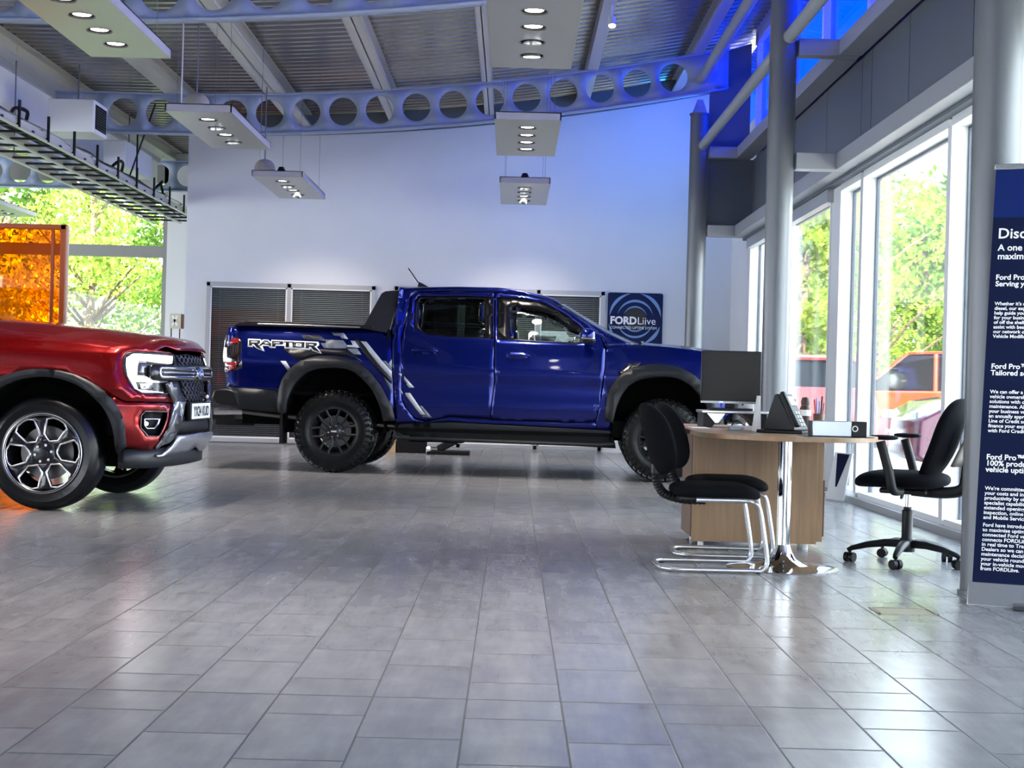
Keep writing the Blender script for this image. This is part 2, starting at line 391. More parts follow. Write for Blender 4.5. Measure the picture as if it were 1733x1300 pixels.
# purlins running along the hall
pur = None
for i, (x, w) in enumerate([(-11.3, .2), (-9.9, .2), (-8.6, .2), (-7.2, .2), (-5.8, .22), (-4.4, .2), (-3.1, .26), (-1.74, .2), (-.42, .13), (.92, .13), (2.25, .13)]):
    z = ztop(x); mb = MB(); h = .2
    mb.bb((x - w / 2, -8, z), (x + w / 2, 25, z + .012)); mb.bb((x - .006, -8, z), (x + .006, 25, z + h)); mb.bb((x - w / 2, -8, z + h - .012), (x + w / 2, 25, z + h))
    for s in (-1, 1): mb.bb((x + s * w / 2 - .003, -8, z), (x + s * w / 2 + .003, 25, z + .03))
    o = mb.build('roof_purlin', M['galv'], smooth=False)
    nm = ['above the far left windows', 'second in from the far left windows', 'third in from the far left windows', 'between the left bulkhead and far left windows', 'right beside the white bulkhead over the cable tray', 'above the cable tray at the left', 'wide and pale, left of the middle of the ceiling', 'crossing the middle of the ceiling left of the central downlights', 'meeting the beam just left of the central downlight row', 'right of the central downlight row with a small spotlight on it', 'beside the tall columns at the right edge of the ceiling'][i]
    tag(o, 'pale galvanised roof purlin ' + nm, 'roof beam', 'purlins under the metal roof deck')
# cellular arched beams
def cell_beam(y, x0, x1, label):
    dep = .50; c = lambda x: ztop(x) - dep / 2
    holes = []; k = -30
    while k < 8:
        hx = .089 + .466 * k; k += 1
        if x0 + .3 < hx < x1 - .55 * (x1 > 2): holes.append(circ(hx, c(hx) + .01, .178, 24))
    xs = list(np.linspace(x0, x1, 40))
    out = [(x, ztop(x) - dep) for x in xs] + [(x, ztop(x)) for x in xs[::-1]]
    V, F = tri2d(out, holes, .25, .12)
    root = thing('cellular_beam', label, 'steel beam', (0, y, 0), 0, 'arched cellular beams with round holes')
    flat(V, F, lambda a, b: (a, 0, b)).build('web', M['beam_paint'], root, solid=.014, soff=0)
    for nm, zo, t in (('top_flange', 0, -.016), ('bottom_flange', -dep, .016)):
        m2 = MB()
        m2.grid(lambda a, b: (x0 + (x1 - x0) * a, -.075 + .15 * b, ztop(x0 + (x1 - x0) * a) + zo), 40, 1)
        m2.build(nm, M['beam_paint'], root, solid=abs(t), soff=0)
    return root
cell_beam(7.1, -12, 2.3, 'arched grey steel beam with round holes nearest the camera, overhead')
cell_beam(12.95, -12, 2.3, 'arched grey steel beam with round holes across the very top of the photo')
cell_beam(18.8, -12, 2.65, 'arched grey steel beam with round holes in front of the white rear wall')
cell_beam(24.65, -12, -4.9, 'arched grey steel beam with round holes above the far left windows')

# right-hand side: columns, longitudinal beams, panels
XC = 2.30
def column(y, label, top=4.43, r=.118):
    root = thing('column', label, 'column', (XC, y, 0), 0, 'round grey columns along the glazing')
    MB().lathe([(0, 0), (r, 0), (r, top), (0, top)], n=36).build('shaft', M['steel_grey'], root)
    MB().lathe([(0, 0), (r + .012, 0), (r + .012, .02), (0, .02)], n=36).build('base_plate', M['steel_grey'], root)
    MB().lathe([(0, top), (r + .012, top), (r + .012, top + .02), (0, top + .02)], n=36).build('cap_plate', M['steel_grey'], root)
    mb = MB(); mb.prism([(-.1, top + .02), (.1, top + .02), (.035, top + .2), (-.035, top + .2)], lambda a, b: (a, -.012, b), lambda a, b: (a, .012, b))
    mb.cyl((0, -.035, top + .12), (0, .035, top + .12), .022); mb.build('pin_bracket', M['beam_paint'], root)
    return root
column(18.8, 'round grey steel column beside the white rear wall, pinned to the arched beam')
column(12.95, 'round grey steel column standing behind the desk and monitor')
column(7.1, 'round grey steel column nearest the camera, behind the roll-up banner')
for z, lab in ((2.89, 'lower'), (3.885, 'upper')):
    for i in range(3):
        y0, y1 = BY[i + 1] + .09 - 5.85, BY[i + 1] + 5.85 - .09 - 5.85
        pos = ['near the camera beside the banner', 'between the nearest column and the column behind the desk', 'between the column behind the desk and the rear wall column'][i]
        o = MB().bb((2.77, y0, z), (2.97, y1, z + .145)).build('edge_beam', M['beam_grey'], bevel=.006)
        tag(o, f'{lab} grey box beam along the glazed wall {pos}', 'steel beam', 'box beams along the glazed wall')
    for i in range(3):
        y = BY[i + 1]
        o = MB().bb((XC + .125, y - .08, z + .001), (2.96, y + .08, z + .144)).build('tie_beam', M['beam_grey'], bevel=.006)
        pos = ['nearest column above the banner', 'column behind the desk', 'column at the rear wall'][i]
        tag(o, f'{lab} short grey beam tying the {pos} to the side wall', 'steel beam', 'short tie beams at the columns')
def longtube(x, z, r, y0, y1, label, caps=True):
    root = thing('brace_tube', label, 'steel tube', (x, y0, z), 0, 'grey tubes running along the columns')
    mb = MB(); mb.tube([(0, 0, 0), (0, y1 - y0, 0)], r, 20); mb.build('tube', M['beam_grey'], root)
    MB().lathe([(0, y1 - y0), (r + .004, y1 - y0), (r + .004, y1 - y0 + .012), (0, y1 - y0 + .012)], axis='y', n=20).build('end_cap', M['beam_grey'], root)
    return root
longtube(2.335, 4.03, .058, 13.08, 18.66, 'grey tube at column-top height from the rear column to the column behind the desk')
longtube(2.335, 4.03, .058, 7.23, 12.81, 'grey tube at column-top height ending at the column behind the desk')
longtube(2.30, 4.88, .065, 13.0, 18.72, 'higher grey tube joining the ends of the two arched beams')
longtube(2.30, 4.88, .065, 7.2, 12.85, 'higher grey tube near the camera between arched beams')
# grey cladding between the box beams, with vertical joints
mb = MB()
ys = [-8, -5, -2, 1, 4, 7.0, 8.3, 9.8, 11.4, 12.6, 12.95, 14.4, 16.0, 17.5, 18.85]
for a, b in zip(ys[:-1], ys[1:]): mb.bb((3.0, a + .008, 3.03), (3.06, b - .008, 3.89))
mb.bb((3.05, -8, 2.86), (3.12, 18.9, 4.05)); mb.struct('wall_right', M['panel_grey'], smooth=False)
# closing panels at the rear column plane
mb = MB(); mb.bb((2.43, 18.86, 3.03), (3.2, 18.92, 3.89)); mb.prism([(2.43, 4.03), (2.95, 4.03), (2.95, 5.38), (2.43, 5.2)], lambda a, b: (a, 18.86, b), lambda a, b: (a, 18.92, b)); mb.struct('trim_2', M['panel_grey'], smooth=False)
mb = MB(); mb.bb((3.12, 18.9, 0), (3.3, YW, 4.55)); mb.struct('trim_3', M['wall_paint'], smooth=False)
MB().bb((3.12, 18.9, 4.55), (3.13, YW, 5.5)).struct('window_7', M['blue_pane'], smooth=False)
# clerestory: blue glazing
mb = MB()
for y in [-8, -4.5, -1, 2.4, 4.7, 6.95, 9.0, 11.0, 12.8, 14.7, 16.6, 18.75]: mb.bb((3.0, y - .035, 4.03), (3.12, y + .035, 5.5))
mb.bb((3.0, -8, 4.03), (3.12, 18.9, 4.08)); mb.bb((3.0, -8, 5.36), (3.12, 18.9, 5.6)); mb.struct('window_9', M['white_frame'], smooth=False)
mb = MB(); mb.bb((3.07, -8, 4.05), (3.08, 18.9, 5.42)); mb.struct('window_8', M['blue_pane'], smooth=False)
# ground-level glazing on the right (glass plane x = 3.11)
openings = [(-7.6, -4.6), (-4.5, -1.5), (-1.4, 1.6), (1.7, 4.7), (4.8, 7.2), (7.35, 10.13), (10.22, 12.68), (12.78, 13.55), (14.0, 18.7)]
for i, (a, b) in enumerate(openings):
    fr = MB()
    fr.bb((2.97, b, .09), (3.12, b + .045, 2.80)); fr.bb((2.97, a - .045, .09), (3.12, a, 2.80))
    fr.bb((2.97, a, 2.80), (3.12, b, 2.86)); fr.bb((2.99, a, .05), (3.12, b, .10))
    if i == 8: fr.bb((3.03, 16.3, .09), (3.11, 16.36, 2.80))
    f = fr.build(f'window_{i+10}', M['white_frame'], smooth=False); f['kind'] = 'structure'
    g = MB().bb((3.095, a, .09), (3.103, b, 2.81)).build('pane', M['window_glass'], f, smooth=False)
    ed = MB(); ed.bb((3.085, b - .02, .09), (3.113, b, 2.8)); ed.bb((3.085, a, .09), (3.113, a + .02, 2.8)); ed.bb((3.085, a, 2.78), (3.113, b, 2.8)); ed.build('gasket', M['panel_grey'], f, smooth=False)
mb = MB()
for a, b in ((13.6, 13.98), (12.725, 12.735), (18.75, 18.9)): mb.bb((2.98, a, 0), (3.13, b, 2.86))
mb.struct('trim_4', M['white_frame'], smooth=False)
mb = MB(); mb.bb((2.95, -8, 0), (3.14, 18.9, .055)); mb.struct('baseboard_right', M['alu_frame'], smooth=False)
mb = MB(); mb.bb((2.9, -8, 2.86), (3.12, 18.9, 2.889)); mb.struct('trim_5', M['panel_grey'], smooth=False)
mb = MB(); mb.bb((2.92, 13.9, 2.74), (3.0, 18.7, 2.86)); mb.struct('trim_6', M['alu_frame'], smooth=False)

# left glazed facade
fr = MB(); YF = 25.05
for x in (-12, -9.1, -5.98): fr.bb((x, YF, 0), (x + .09, YF + .14, 4.55))
fr.bb((-12, YF, 2.94), (-5.9, YF + .16, 3.13)); fr.bb((-12, YF, 0), (-5.9, YF + .14, .12)); fr.bb((-12, YF, 4.2), (-5.9, YF + .14, 4.6))
fw = fr.build('window_2', M['facade_frame'], smooth=False); fw['kind'] = 'structure'
MB().bb((-12, YF + .06, .1), (-5.9, YF + .07, 4.4)).build('pane', M['window_glass'], fw, smooth=False)
# bulkhead hanging on the left
mb = MB(); mb.bb((-6.05, -2, 3.62), (-5.95, 24.4, 4.52)); mb.struct('trim_7', M['wall_paint'], smooth=False)
mb = MB(); mb.bb((-5.95, -2, 4.44), (-5.9, 24.4, 4.52)); mb.struct('trim_8', M['alu_frame'], smooth=False)

mb = MB(); xx = list(np.linspace(-4.75, 3.1, 18)); mb.prism([(x, ztop(x) - .10) for x in xx] + [(x, ztop(x) + .19) for x in xx[::-1]], lambda a, b: (a, YW - .06, b), lambda a, b: (a, YW - .002, b)); mb.struct('trim_9', M['panel_grey'], smooth=False)
# rear-wall windows with blinds
def rear_window(name, px0, px1, pyt, mull):
    x0, x1 = XW(px0, pyt, YW), XW(px1, pyt, YW); zt = ZW((px0 + px1) / 2, pyt, YW); zb = .015
    fr = MB(); y0, y1 = YW - .07, YW - .001; w = .06
    ms = [x0] + [XW(m, pyt, YW) for m in mull] + [x1]
    fr.bb((x0, y0, zt - w), (x1, y1, zt)); fr.bb((x0, y0, zb), (x1, y1, zb + w)); fr.bb((x0, y0, zb), (x0 + w, y1, zt)); fr.bb((x1 - w, y0, zb), (x1, y1, zt))
    for m in ms[1:-1]: fr.bb((m - w / 2, y0, zb), (m + w / 2, y1, zt))
    f = fr.build(name, M['alu_frame'], smooth=False, bevel=.004); f['kind'] = 'structure'
    mid = ms; inn = MB(); sl = MB(); gl = MB(); bk = MB()
    for k in range(len(ms) - 1):
        a = ms[k] + (w if k == 0 else w / 2); b = ms[k + 1] - (w if k == len(ms) - 2 else w / 2)
        t = .02
        for q0, q1 in (((a, zt - w - t), (b, zt - w)), ((a, zb + w), (b, zb + w + t)), ((a, zb + w), (a + t, zt - w)), ((b - t, zb + w), (b, zt - w))): inn.bb((q0[0], y0 + .005, q0[1]), (q1[0], y0 + .025, q1[1]))
        z = zb + w + .03
        while z < zt - w - .03:
            sl.box(((a + b) / 2, YW - .022, z), (b - a - .05, .022, .0015), rx3(math.radians(38))); z += .028
        for s in (.12, .88): sl.bb((a + (b - a) * s, YW - .024, zb + w), (a + (b - a) * s + .004, YW - .022, zt - w))
        gl.bb((a, YW - .052, zb + w), (b, YW - .048, zt - w)); bk.bb((a, YW - .008, zb + w), (b, YW - .004, zt - w))
    inn.build('window_frame', M['white_frame'], f, smooth=False); uniq(sl.build('blind', M['blind'], f, smooth=False))
    gl.build('pane', M['blind_glass'], f, smooth=False); bk.build('backing', M['dark_room'], f, smooth=False)
rear_window('window_3', 351, 637, 481, [491])
rear_window('window_4', 668, 1024, 489.5, [782, 912])
# white skirting under the rear wall and electrical trunking
mb = MB(); mb.bb((-.95, YW - .05, 0), (1.25, YW - .002, .12)); mb.bb((-.95, YW - .035, .12), (1.25, YW - .002, .15)); mb.struct('baseboard_rear', M['white_frame'], smooth=False)
# ------------------------------------------------------------------ suspended light panels
ZR = 3.32
def raft(x, y, label, tilt=(0, 0, 0, 0), lights=True, dome=False):
    L_, Wd, T = 2.1, .60, .072
    root = thing('light_panel', label, 'light panel', (x, y, ZR), 0, 'suspended panels with four downlights')
    # slab with four round openings
    hy = [.42, .84, 1.26, 1.68]
    V, F = tri2d([(-Wd / 2, 0), (Wd / 2, 0), (Wd / 2, L_), (-Wd / 2, L_)], [circ(0, h, .082, 20) for h in hy], .35)
    flat(V, F, lambda a, b: (a, b, 0)).build('face_panel', M['raft_face'], root, smooth=False, fixn=False)
    mb = MB(); mb.bb((-Wd / 2, 0, .001), (-Wd / 2 + .012, L_, T)); mb.bb((Wd / 2 - .012, 0, .001), (Wd / 2, L_, T)); mb.bb((-Wd / 2, 0, .001), (Wd / 2, .012, T)); mb.bb((-Wd / 2, L_ - .012, .001), (Wd / 2, L_, T)); mb.bb((-Wd / 2, 0, T - .008), (Wd / 2, L_, T))
    mb.build('edge_frame', M['raft_edge'], root, smooth=False)
    for k, h in enumerate(hy):
        d = MB(); d.lathe([(.088, -.004), (.088, .002), (.080, .002), (.080, .05), (.0, .055)], (0, h, 0), n=24)
        dl = d.build('downlight', M['black_plastic'], root)
        tl = tilt[k]; R = rx3(tl)
        b = MB(); b.lathe([(.062, 0), (.066, .004), (.062, .03), (.05, .045)], n=24); b.v = [tuple(R @ Vector(p) + Vector((0, h, -.012 if tl else .008))) for p in b.v]
        b.build('lamp_housing', M['satin_silver'], dl)
        b = MB(); b.lathe([(0, .002), (.060, .002)], n=24); b.v = [tuple(R @ Vector(p) + Vector((0, h, -.012 if tl else .008))) for p in b.v]
        b.build('bulb', M['lamp_on'], dl, fixn=False)
        if lights:
            ld = bpy.data.lights.new('downlight_glow', 'SPOT'); ld.energy = SPOT_W; ld.color = (1, .90, .78); ld.spot_size = math.radians(75); ld.spot_blend = .95; ld.shadow_soft_size = .05
            lo = bpy.data.objects.new('downlight_glow', ld); scn.collection.objects.link(lo); lo.parent = root; lo.location = (0, h, -.035); lo.rotation_euler = (tl, 0, 0)
    for sx in (-.24, .24):
        for sy in (.2, 1.9): MB().cyl((sx, sy, T), (sx, sy, ztop(x) + .2 - ZR), .0022, 6).build('suspension_wire', M['steel_grey'], root)
    if dome:
        MB().lathe([(.0, T + .09), (.03, T + .085), (.05, T + .04), (.055, T)], (0, .3, 0), n=16).build('gear_cap', M['black_plastic'], root)
    return root
SPOT_W = 62
raft(.08, 8.97, 'grey downlight panel cut by the top edge right of centre, nearest in its row', (0, .0, .35, .1))
raft(.08, 13.24, 'grey light panel with four downlights in the centre row, just below the arched beam', (0, 0, 0, 0))
raft(.09, 17.4, 'smallest grey light panel with four downlights, farthest of the centre row', (.45, .25, 0, .75), dome=True)
raft(-2.92, 8.97, 'large grey light panel with downlights cut by the top left edge of the photo')
raft(-2.88, 13.26, 'grey light panel with four downlights hanging left of the rear wall', (0, .4, 0, .3))
raft(-2.83, 17.4, 'small grey light panel with four downlights against the left part of the white wall', (0, .4, 0, .75), dome=True)
raft(-7.66, 20.6, 'pale light panel hanging before the far left windows at the photo edge')
raft(-2.9, 4.7, 'grey downlight panel added overhead out of view, nearest the camera in the left row')  # this and the next are added above the view to light the near floor
raft(.08, 4.7, 'grey downlight panel added overhead out of view, nearest the camera in the centre row')
def dome_speaker(px, py, Y, label):
    p = at(px, py, Y); root = thing('pendant_dome', label, 'pendant', p, 0, 'grey hemispherical pendants')
    MB().lathe([(0, .12), (.03, .118), (.08, .10), (.115, .06), (.13, 0), (.12, 0), (.0, .01)], n=28).build('dome', M['dome_grey'], root)
    MB().cyl((0, 0, .11), (0, 0, ztop(p.x) + .2 - p.z), .008, 8).build('rod', M['steel_grey'], root)
dome_speaker(448, 286, 18.3, 'grey dome pendant just above the small left light panel')
dome_speaker(333, 178, 14.6, 'grey dome pendant behind the left light panel under the beam')
for px, py, Y, lab in ((307, 176, 14.0, 'thin vertical cable hanging to the left light panel'),):
    p = at(px, py, Y); tag(MB().cyl(p, (p.x, Y, ztop(p.x) + .2), .007, 8).build('hanging_cable', M['galv']), lab, 'cable')
p = at(1036, 30, 15.5); root = thing('track_spotlight', 'small white spotlight clipped to the purlin right of the centre panels', 'spotlight', p)
MB().cyl((0, 0, 0), (0, -.03, -.09), .04, 16).build('lamp_head', M['white_frame'], root)
MB().cyl((0, 0, 0), (0, 0, ztop(p.x) - p.z), .012, 8).build('stem', M['white_frame'], root)
MB().cyl((0, -.031, -.091), (0, -.033, -.095), .033, 16).build('bulb', M['lamp_on'], root)

# ------------------------------------------------------------------ cable tray, air units
root = thing('cable_tray', 'long black and steel ladder cable tray carrying bundled cables at upper left', 'cable tray', (0, 0, 0))
XA, XM, XB, ZT = -4.98, -5.36, -5.80, 3.40
for x in (XA, XM, XB):
    mb = MB(); mb.bb((x - .022, 8, ZT - .03), (x + .022, 23.6, ZT - .014)); mb.bb((x - .003, 8, ZT), (x + .003, 23.6, ZT + .06)); mb.build('side_rail', M['galv'], root, smooth=False)
y = 8.2; k = 0
while y < 23.5:
    MB().bb((XB, y, ZT - .012), (XA + .02, y + .045, ZT + .012)).build('rung', M['black_plastic'], root, smooth=False)
    if k % 2 == 0: MB().bb((XA + .012, y, ZT - .03), (XA + .034, y + .035, ZT + .24)).build('upright', M['black_plastic'], root, smooth=False)
    y += .46; k += 1
rnd = random.Random(3)
for i in range(9):
    x0 = XA - .05 - .03 * i; zz = ZT + .05 + rnd.random() * .08; mb = MB(); pts = []; y = 8.
    while y < 23.6:
        pts.append((x0 + rnd.uniform(-.025, .025), y, zz + rnd.uniform(-.01, .03))); y += .55
    mb.tube(spline(pts, 3), .016 + rnd.random() * .018, 7); mb.build('cable', M['rubber'] if i % 3 else M['satin_silver'], root)
for i, (y, dz) in enumerate([(11.5, .22), (14.6, .16), (18.4, .2), (20.6, .24)]):
    pts = [(XA - .1 + .04 * math.sin(t * 2.3 + i), y + t * .18, ZT + .07 + dz * math.exp(-((t - 2.5) / 1.4) ** 2)) for t in range(7)]
    MB().tube(spline(pts, 4), .02, 8).build('loose_cable', M['rubber'], root)
for (y, x2) in ((19.4, -.35), (19.9, 0)):
    MB().cyl((XA - .15 , y, ZT + .03), (XA - .15 - x2, y, ZT + 1.1), .012, 8).build('hanger', M['black_plastic'], root)
for y in (9.5, 13.5, 17): MB().cyl((XB, y, ZT), (XB, y, 4.7), .008, 8).build('hanger', M['steel_grey'], root)
def air_unit(x0, x1, y0, y1, z0, z1, label, grille=True):
    root = thing('air_unit', label, 'air conditioner', (x0, y0, z0), 0, 'white air units above the cable tray')
    MB().bb((0, 0, 0), (x1 - x0, y1 - y0, z1 - z0)).build('casing', M['white_frame'], root, bevel=.012)
    if grille:
        mb = MB(); w = x1 - x0; mb.bb((w + .001, .05, .05), (w + .006, y1 - y0 - .05, z1 - z0 - .05)); g = mb.build('outlet_grille', M['soft_black'], root, smooth=False)
        s = MB(); z = .07
        while z < z1 - z0 - .06: s.box((w + .012, (y1 - y0) / 2, z), (.02, y1 - y0 - .1, .004), ry3(.5)); z += .028
        s.build('louvre', M['panel_grey'], g, smooth=False)
    MB().cyl(((x1 - x0) / 2, (y1 - y0) / 2, z1 - z0), ((x1 - x0) / 2, (y1 - y0) / 2, 4.55 - z0), .01, 8).build('hanging_rod', M['steel_grey'], root)
air_unit(-5.42, -4.89, 17.0, 17.55, 3.72, 4.10, 'white boxy air unit with a dark louvred side over the cable tray')
air_unit(-5.5, -5.2, 19.6, 21.0, 3.72, 4.05, 'plain white duct box farther along above the cable tray', False)
air_unit(-5.9, -5.5, 14.2, 15.6, 3.75, 4.25, 'white casing behind the cable tray at the left edge', False)

# ------------------------------------------------------------------ orange screen, sign at rear left
p0 = at(113.5, 381, 13.6); root = thing('orange_screen', 'tall translucent orange framed screen standing behind the red vehicle', 'screen', (p0.x, 13.6, 0))
ht = p0.z; wd = 2.6
MB().bb((-wd, -.006, .06), (-.02, .006, ht - .03)).build('orange_sheet', M['orange_sheet'], root, smooth=False)
mat('orange_frame', (.42, .075, .01), .35)
mb = MB(); mb.bb((-wd, -.03, ht - .045), (-.0, .03, ht)); mb.bb((-.05, -.03, 0), (0, .03, ht)); mb.bb((-wd, -.03, 0), (-wd + .05, .03, ht)); mb.bb((-wd, -.03, .03), (0, .03, .08)); mb.bb((-.14, -.012, .08), (-.11, .012, ht - .05))
mb.build('frame', M['orange_frame'], root, bevel=.004)
MB().bb((.001, -.022, .03), (.018, .022, ht - .01)).build('edge_trim', mat('pink_trim', (.75, .5, .38), .4), root, smooth=False)
mb = MB()
for x in (-.2, -wd + .2): mb.bb((x - .03, -.25, 0), (x + .03, .25, .03))
mb.build('foot', M['black_plastic'], root, bevel=.004)
p = at(298, 543, 22.6); root = thing('display_stand', 'small pale box sign with a white X on thin legs at the wall corner', 'sign', (p.x, 22.6, 0))
mb = MB(); mb.bb((-.085, -.05, p.z - .12), (.085, .05, p.z + .11)); mb.build('box', mat('tan_box', (.62, .54, .43), .6), root, bevel=.004)
mb = MB(); mb.bb((.086, -.05, p.z - .12), (.13, .05, p.z + .10)); mb.build('side_panel', M['dark_wood'], root, smooth=False)
mb = MB()
for a in (.45, -.45): mb.box((-.01, -.054, p.z), (.035, .006, .17), ry3(a))
mb.build('cross_symbol', M['board_white'], root, smooth=False)
mb = MB()
for x in (-.07, .06): mb.bb((x - .007, -.01, 0), (x + .007, .01, p.z - .12))
mb.build('leg', M['black_plastic'], root, smooth=False)
tag(MB().ell((p.x + .06, 22.4, 1.06), (.055, .055, .055), 16, 10).build('blue_ball', mat('pale_blue', (.25, .42, .8), .3)), 'small pale blue ball on the stand by the wall corner', 'ball') if False else None

# ------------------------------------------------------------------ square sign on the rear wall
xs0, xs1 = XW(1028, 540, YW), XW(1121, 540, YW); zs1 = ZW(1074, 496, YW); zs0 = zs1 - (xs1 - xs0) * 1.0; w = xs1 - xs0; cxs = (xs0 + xs1) / 2; czs = (zs0 + zs1) / 2
root = thing('wall_sign', 'square navy FORDLiive sign with pale blue rings on the rear wall', 'sign', (cxs, YW - .03, czs))
MB().prism(rrect(-w / 2, -w / 2, w / 2, w / 2, .03), lambda a, b: (a, 0, b), lambda a, b: (a, .028, b)).build('board', M['sign_blue'], root, smooth=False)
def crescent(r, t, a0, a1, cx=0, cz=.02, n=40):
    P = []
    for i in range(n + 1):
        a = a0 + (a1 - a0) * i / n; q = math.sin(math.pi * i / n); P.append((a, r + t * q / 2, r - t * q / 2))
    o = [(cx + R1 * math.cos(a), cz + R1 * math.sin(a)) for a, R1, _ in P] + [(cx + R2 * math.cos(a), cz + R2 * math.sin(a)) for a, _, R2 in P[::-1]]
    return o
mb = MB(); D = math.radians
for r, t, a0, a1 in ((.175, .022, 20, 160), (.175, .022, 200, 340), (.26, .035, 15, 165), (.26, .03, 200, 345), (.37, .045, 100, 175), (.37, .05, 5, 80), (.37, .05, 290, 345), (.385, .03, 190, 240)):
    cr = [(max(-w / 2 + .004, min(w / 2 - .004, a)), max(-w / 2 + .004, min(w / 2 - .004, b))) for a, b in crescent(r, t, D(a0), D(a1))]
    n = len(cr) // 2; V = [(a, -.0015, b) for a, b in cr]; mb.add(V, [(i, i + 1, 2 * n - 2 - i, 2 * n - 1 - i) for i in range(n - 1)])
mb.build('ring_pattern', M['ring_blue'], root, smooth=False, merge=False, fixn=False)
MB().add([(a, -.001, b + .02) for a, b in circ(0, 0, .16, 40)], [tuple(range(40))]).build('dark_disc', M['decal_black'], root, smooth=False, fixn=False)
V, F = text2d('FORD', .15, .006, xs=.97); mb = flat(V, F, lambda a, b: (-w * .455 + a, -.003, -.055 + b)); wF = max(p[0] for p in V)
V, F = text2d('Liive', .15, 0); mb.add([(-w * .455 + wF + .006 + a * .98, -.003, -.055 + b) for a, b in V], F)
V, F = text2d('CONNECTED UPTIME SYSTEM', .052, 0, xs=.96); mb.add([(-w * .45 + a, -.003, -.125 + b) for a, b in V], F)
mb.build('lettering', M['text_white'], root, smooth=False, fixn=False)

# ------------------------------------------------------------------ roll-up banner
bx, by = 2.14, 6.80; ang = -.36
root = thing('roll_up_banner', 'navy roll-up banner with white Ford Pro text at the right edge', 'banner', (bx, by, 0), ang)
BW, BH = .85, 2.0; lean = .025
mb = MB(); mb.prism([(-.09, 0), (.09, 0), (.07, .085), (-.03, .1)], lambda a, b: (-.015, a, b), lambda a, b: (BW + .015, a, b)); mb.build('base_housing', M['satin_silver'], root, bevel=.004)
bp_ = lambda s, z, o=0: (s, -.02 + lean * 0 - o, z)
MB().bb((0, -.0215, .07), (BW, -.0205, BH)).build('printed_panel', M['navy'], root, smooth=False)
MB().bb((0, -.0225, BH - .23), (BW, -.0216, BH - .012)).build('header_band', M['banner_top'], root, smooth=False)
mb = MB(); mb.bb((-.006, -.03, BH - .012), (BW + .006, -.010, BH + .014)); mb.build('top_rail', M['satin_silver'], root, bevel=.003)
MB().cyl((BW / 2, .02, .08), (BW / 2, 0, BH), .009, 10).build('support_pole', M['satin_silver'], root)
mb = MB(); mb.box((.22, -.12, .012), (.07, .12, .02)); mb.build('foot', M['dark_chrome'], root, bevel=.003)
def zb(py, px=1690): return ZW(px, py, 6.78)
lines = [(396, 17, ['Discover Ford Pro'], .016), (420, 10.5, ['A one stop shop to', 'maximise your uptime'], .02),
 (470, 8.5, ['Ford Pro\u2122 Vehicles:', 'Serving your business'], .018),
 (514.5, 5.6, ["Whether it's all electric or", 'diesel, our experts can', 'help guide you to the right van', 'for your business. From a range', 'of off the shelf conversions, or', 'assist with bespoke builds with', 'our network of approved', 'Vehicle Modifiers.'], .02),
 (620, 8.5, ['Ford Pro\u2122 Finance:', 'Tailored solutions'], .02),
 (663, 5.8, ['We can offer a wide range of', 'vehicle ownership and finance', 'solutions with or without', 'maintenance. Allowing you to run', 'your business vehicles with', 'an annually approved', 'Line of Credit so that you can', 'finance your expansion', 'with Ford Credit.'], .022),
 (773, 8.8, ['Ford Pro\u2122 Service:', '100% productivity,', 'vehicle uptime'], .022),
 (826, 6, ["We're committed to reducing", 'your costs and increasing', 'productivity by offering', 'specialist capabilities with', 'extended opening hours,', 'inspection, online service', 'and Mobile Servicing.'], .024),
 (888, 6, ['Ford have introduced FORDLiive', 'to maximise uptime for all', 'connected Ford vehicles', 'connects FORDLiive', 'in real time to Transit Centre', 'Dealers so we can ensure', 'maintenance decisions, get', 'your vehicle round faster with', 'your in-vehicle modem', 'from FORDLiive.'], .024)]
pitch = {17: 0, 10.5: 14.5, 8.5: 11, 5.6: 7.85, 5.8: 8.2, 8.8: 10.5, 6: 8.2}
mb = MB()
for py, h, ls, s0 in lines:
    for i, t in enumerate(ls):
        sz = h / FPX * 6.75 / .7 * 1.0; V, F = text2d(t, sz, .0009 if h > 7 else .0005)
        zc = zb(py + i * pitch[h]) - sz * .35
        mb.add([(s0 + a * 1.05 + .008, -.0232, zc + b) for a, b in V], F)
mb.build('printed_text', M['text_white'], root, smooth=False, fixn=False)
for ch in root.children:
    if ch.name.split('.')[0] in ('printed_panel', 'header_band', 'top_rail', 'support_pole', 'printed_text'):
        for v in ch.data.vertices: v.co.x += .030 * v.co.z

# ------------------------------------------------------------------ desk
HD = .72
root = thing('desk', 'light wood desk with a rounded end on one chrome pedestal leg', 'desk', (1.48, 7.95, 0))
prof = [(-.47, 0)] + [(.5 * math.cos(a) * .96, .52 * math.sin(a)) for a in np.linspace(math.pi, 2 * math.pi, 28)] + [(.47, 0), (.47, 1.75), (-.47, 1.75)]
MB().prism(prof, lambda a, b: (a, b, HD - .025), lambda a, b: (a, b, HD)).build('desktop', M['light_wood'], root, bevel=.002)
MB().lathe([(.036, .04), (.036, HD - .026), (.10, HD - .026), (.10, HD - .034), (.037, HD - .04)], n=32).build('pedestal_column', M['chrome'], root)
MB().lathe([(0, .0), (.295, .0), (.297, .005), (.25, .010), (.17, .014), (.11, .026), (.07, .05), (.048, .09), (.037, .125)], n=48).build('round_base', M['chrome'], root)
yA = 8.87 - 7.95
MB().bb((-.38, yA, .035), (.37, yA + .022, HD - .026)).build('end_panel', M['light_wood'], root, bevel=.002)
MB().bb((-.385, yA + .024, .06), (-.365, yA + .5, HD - .026)).build('side_panel', M['dark_wood'], root, smooth=False)
MB().bb((.372, yA + .005, .05), (.405, yA + .5, HD - .026)).build('side_panel', M['light_wood'], root, smooth=False)
MB().bb((-.36, yA + .48, .06), (.37, yA + .5, HD - .026)).build('back_panel', M['light_wood'], root, smooth=False)
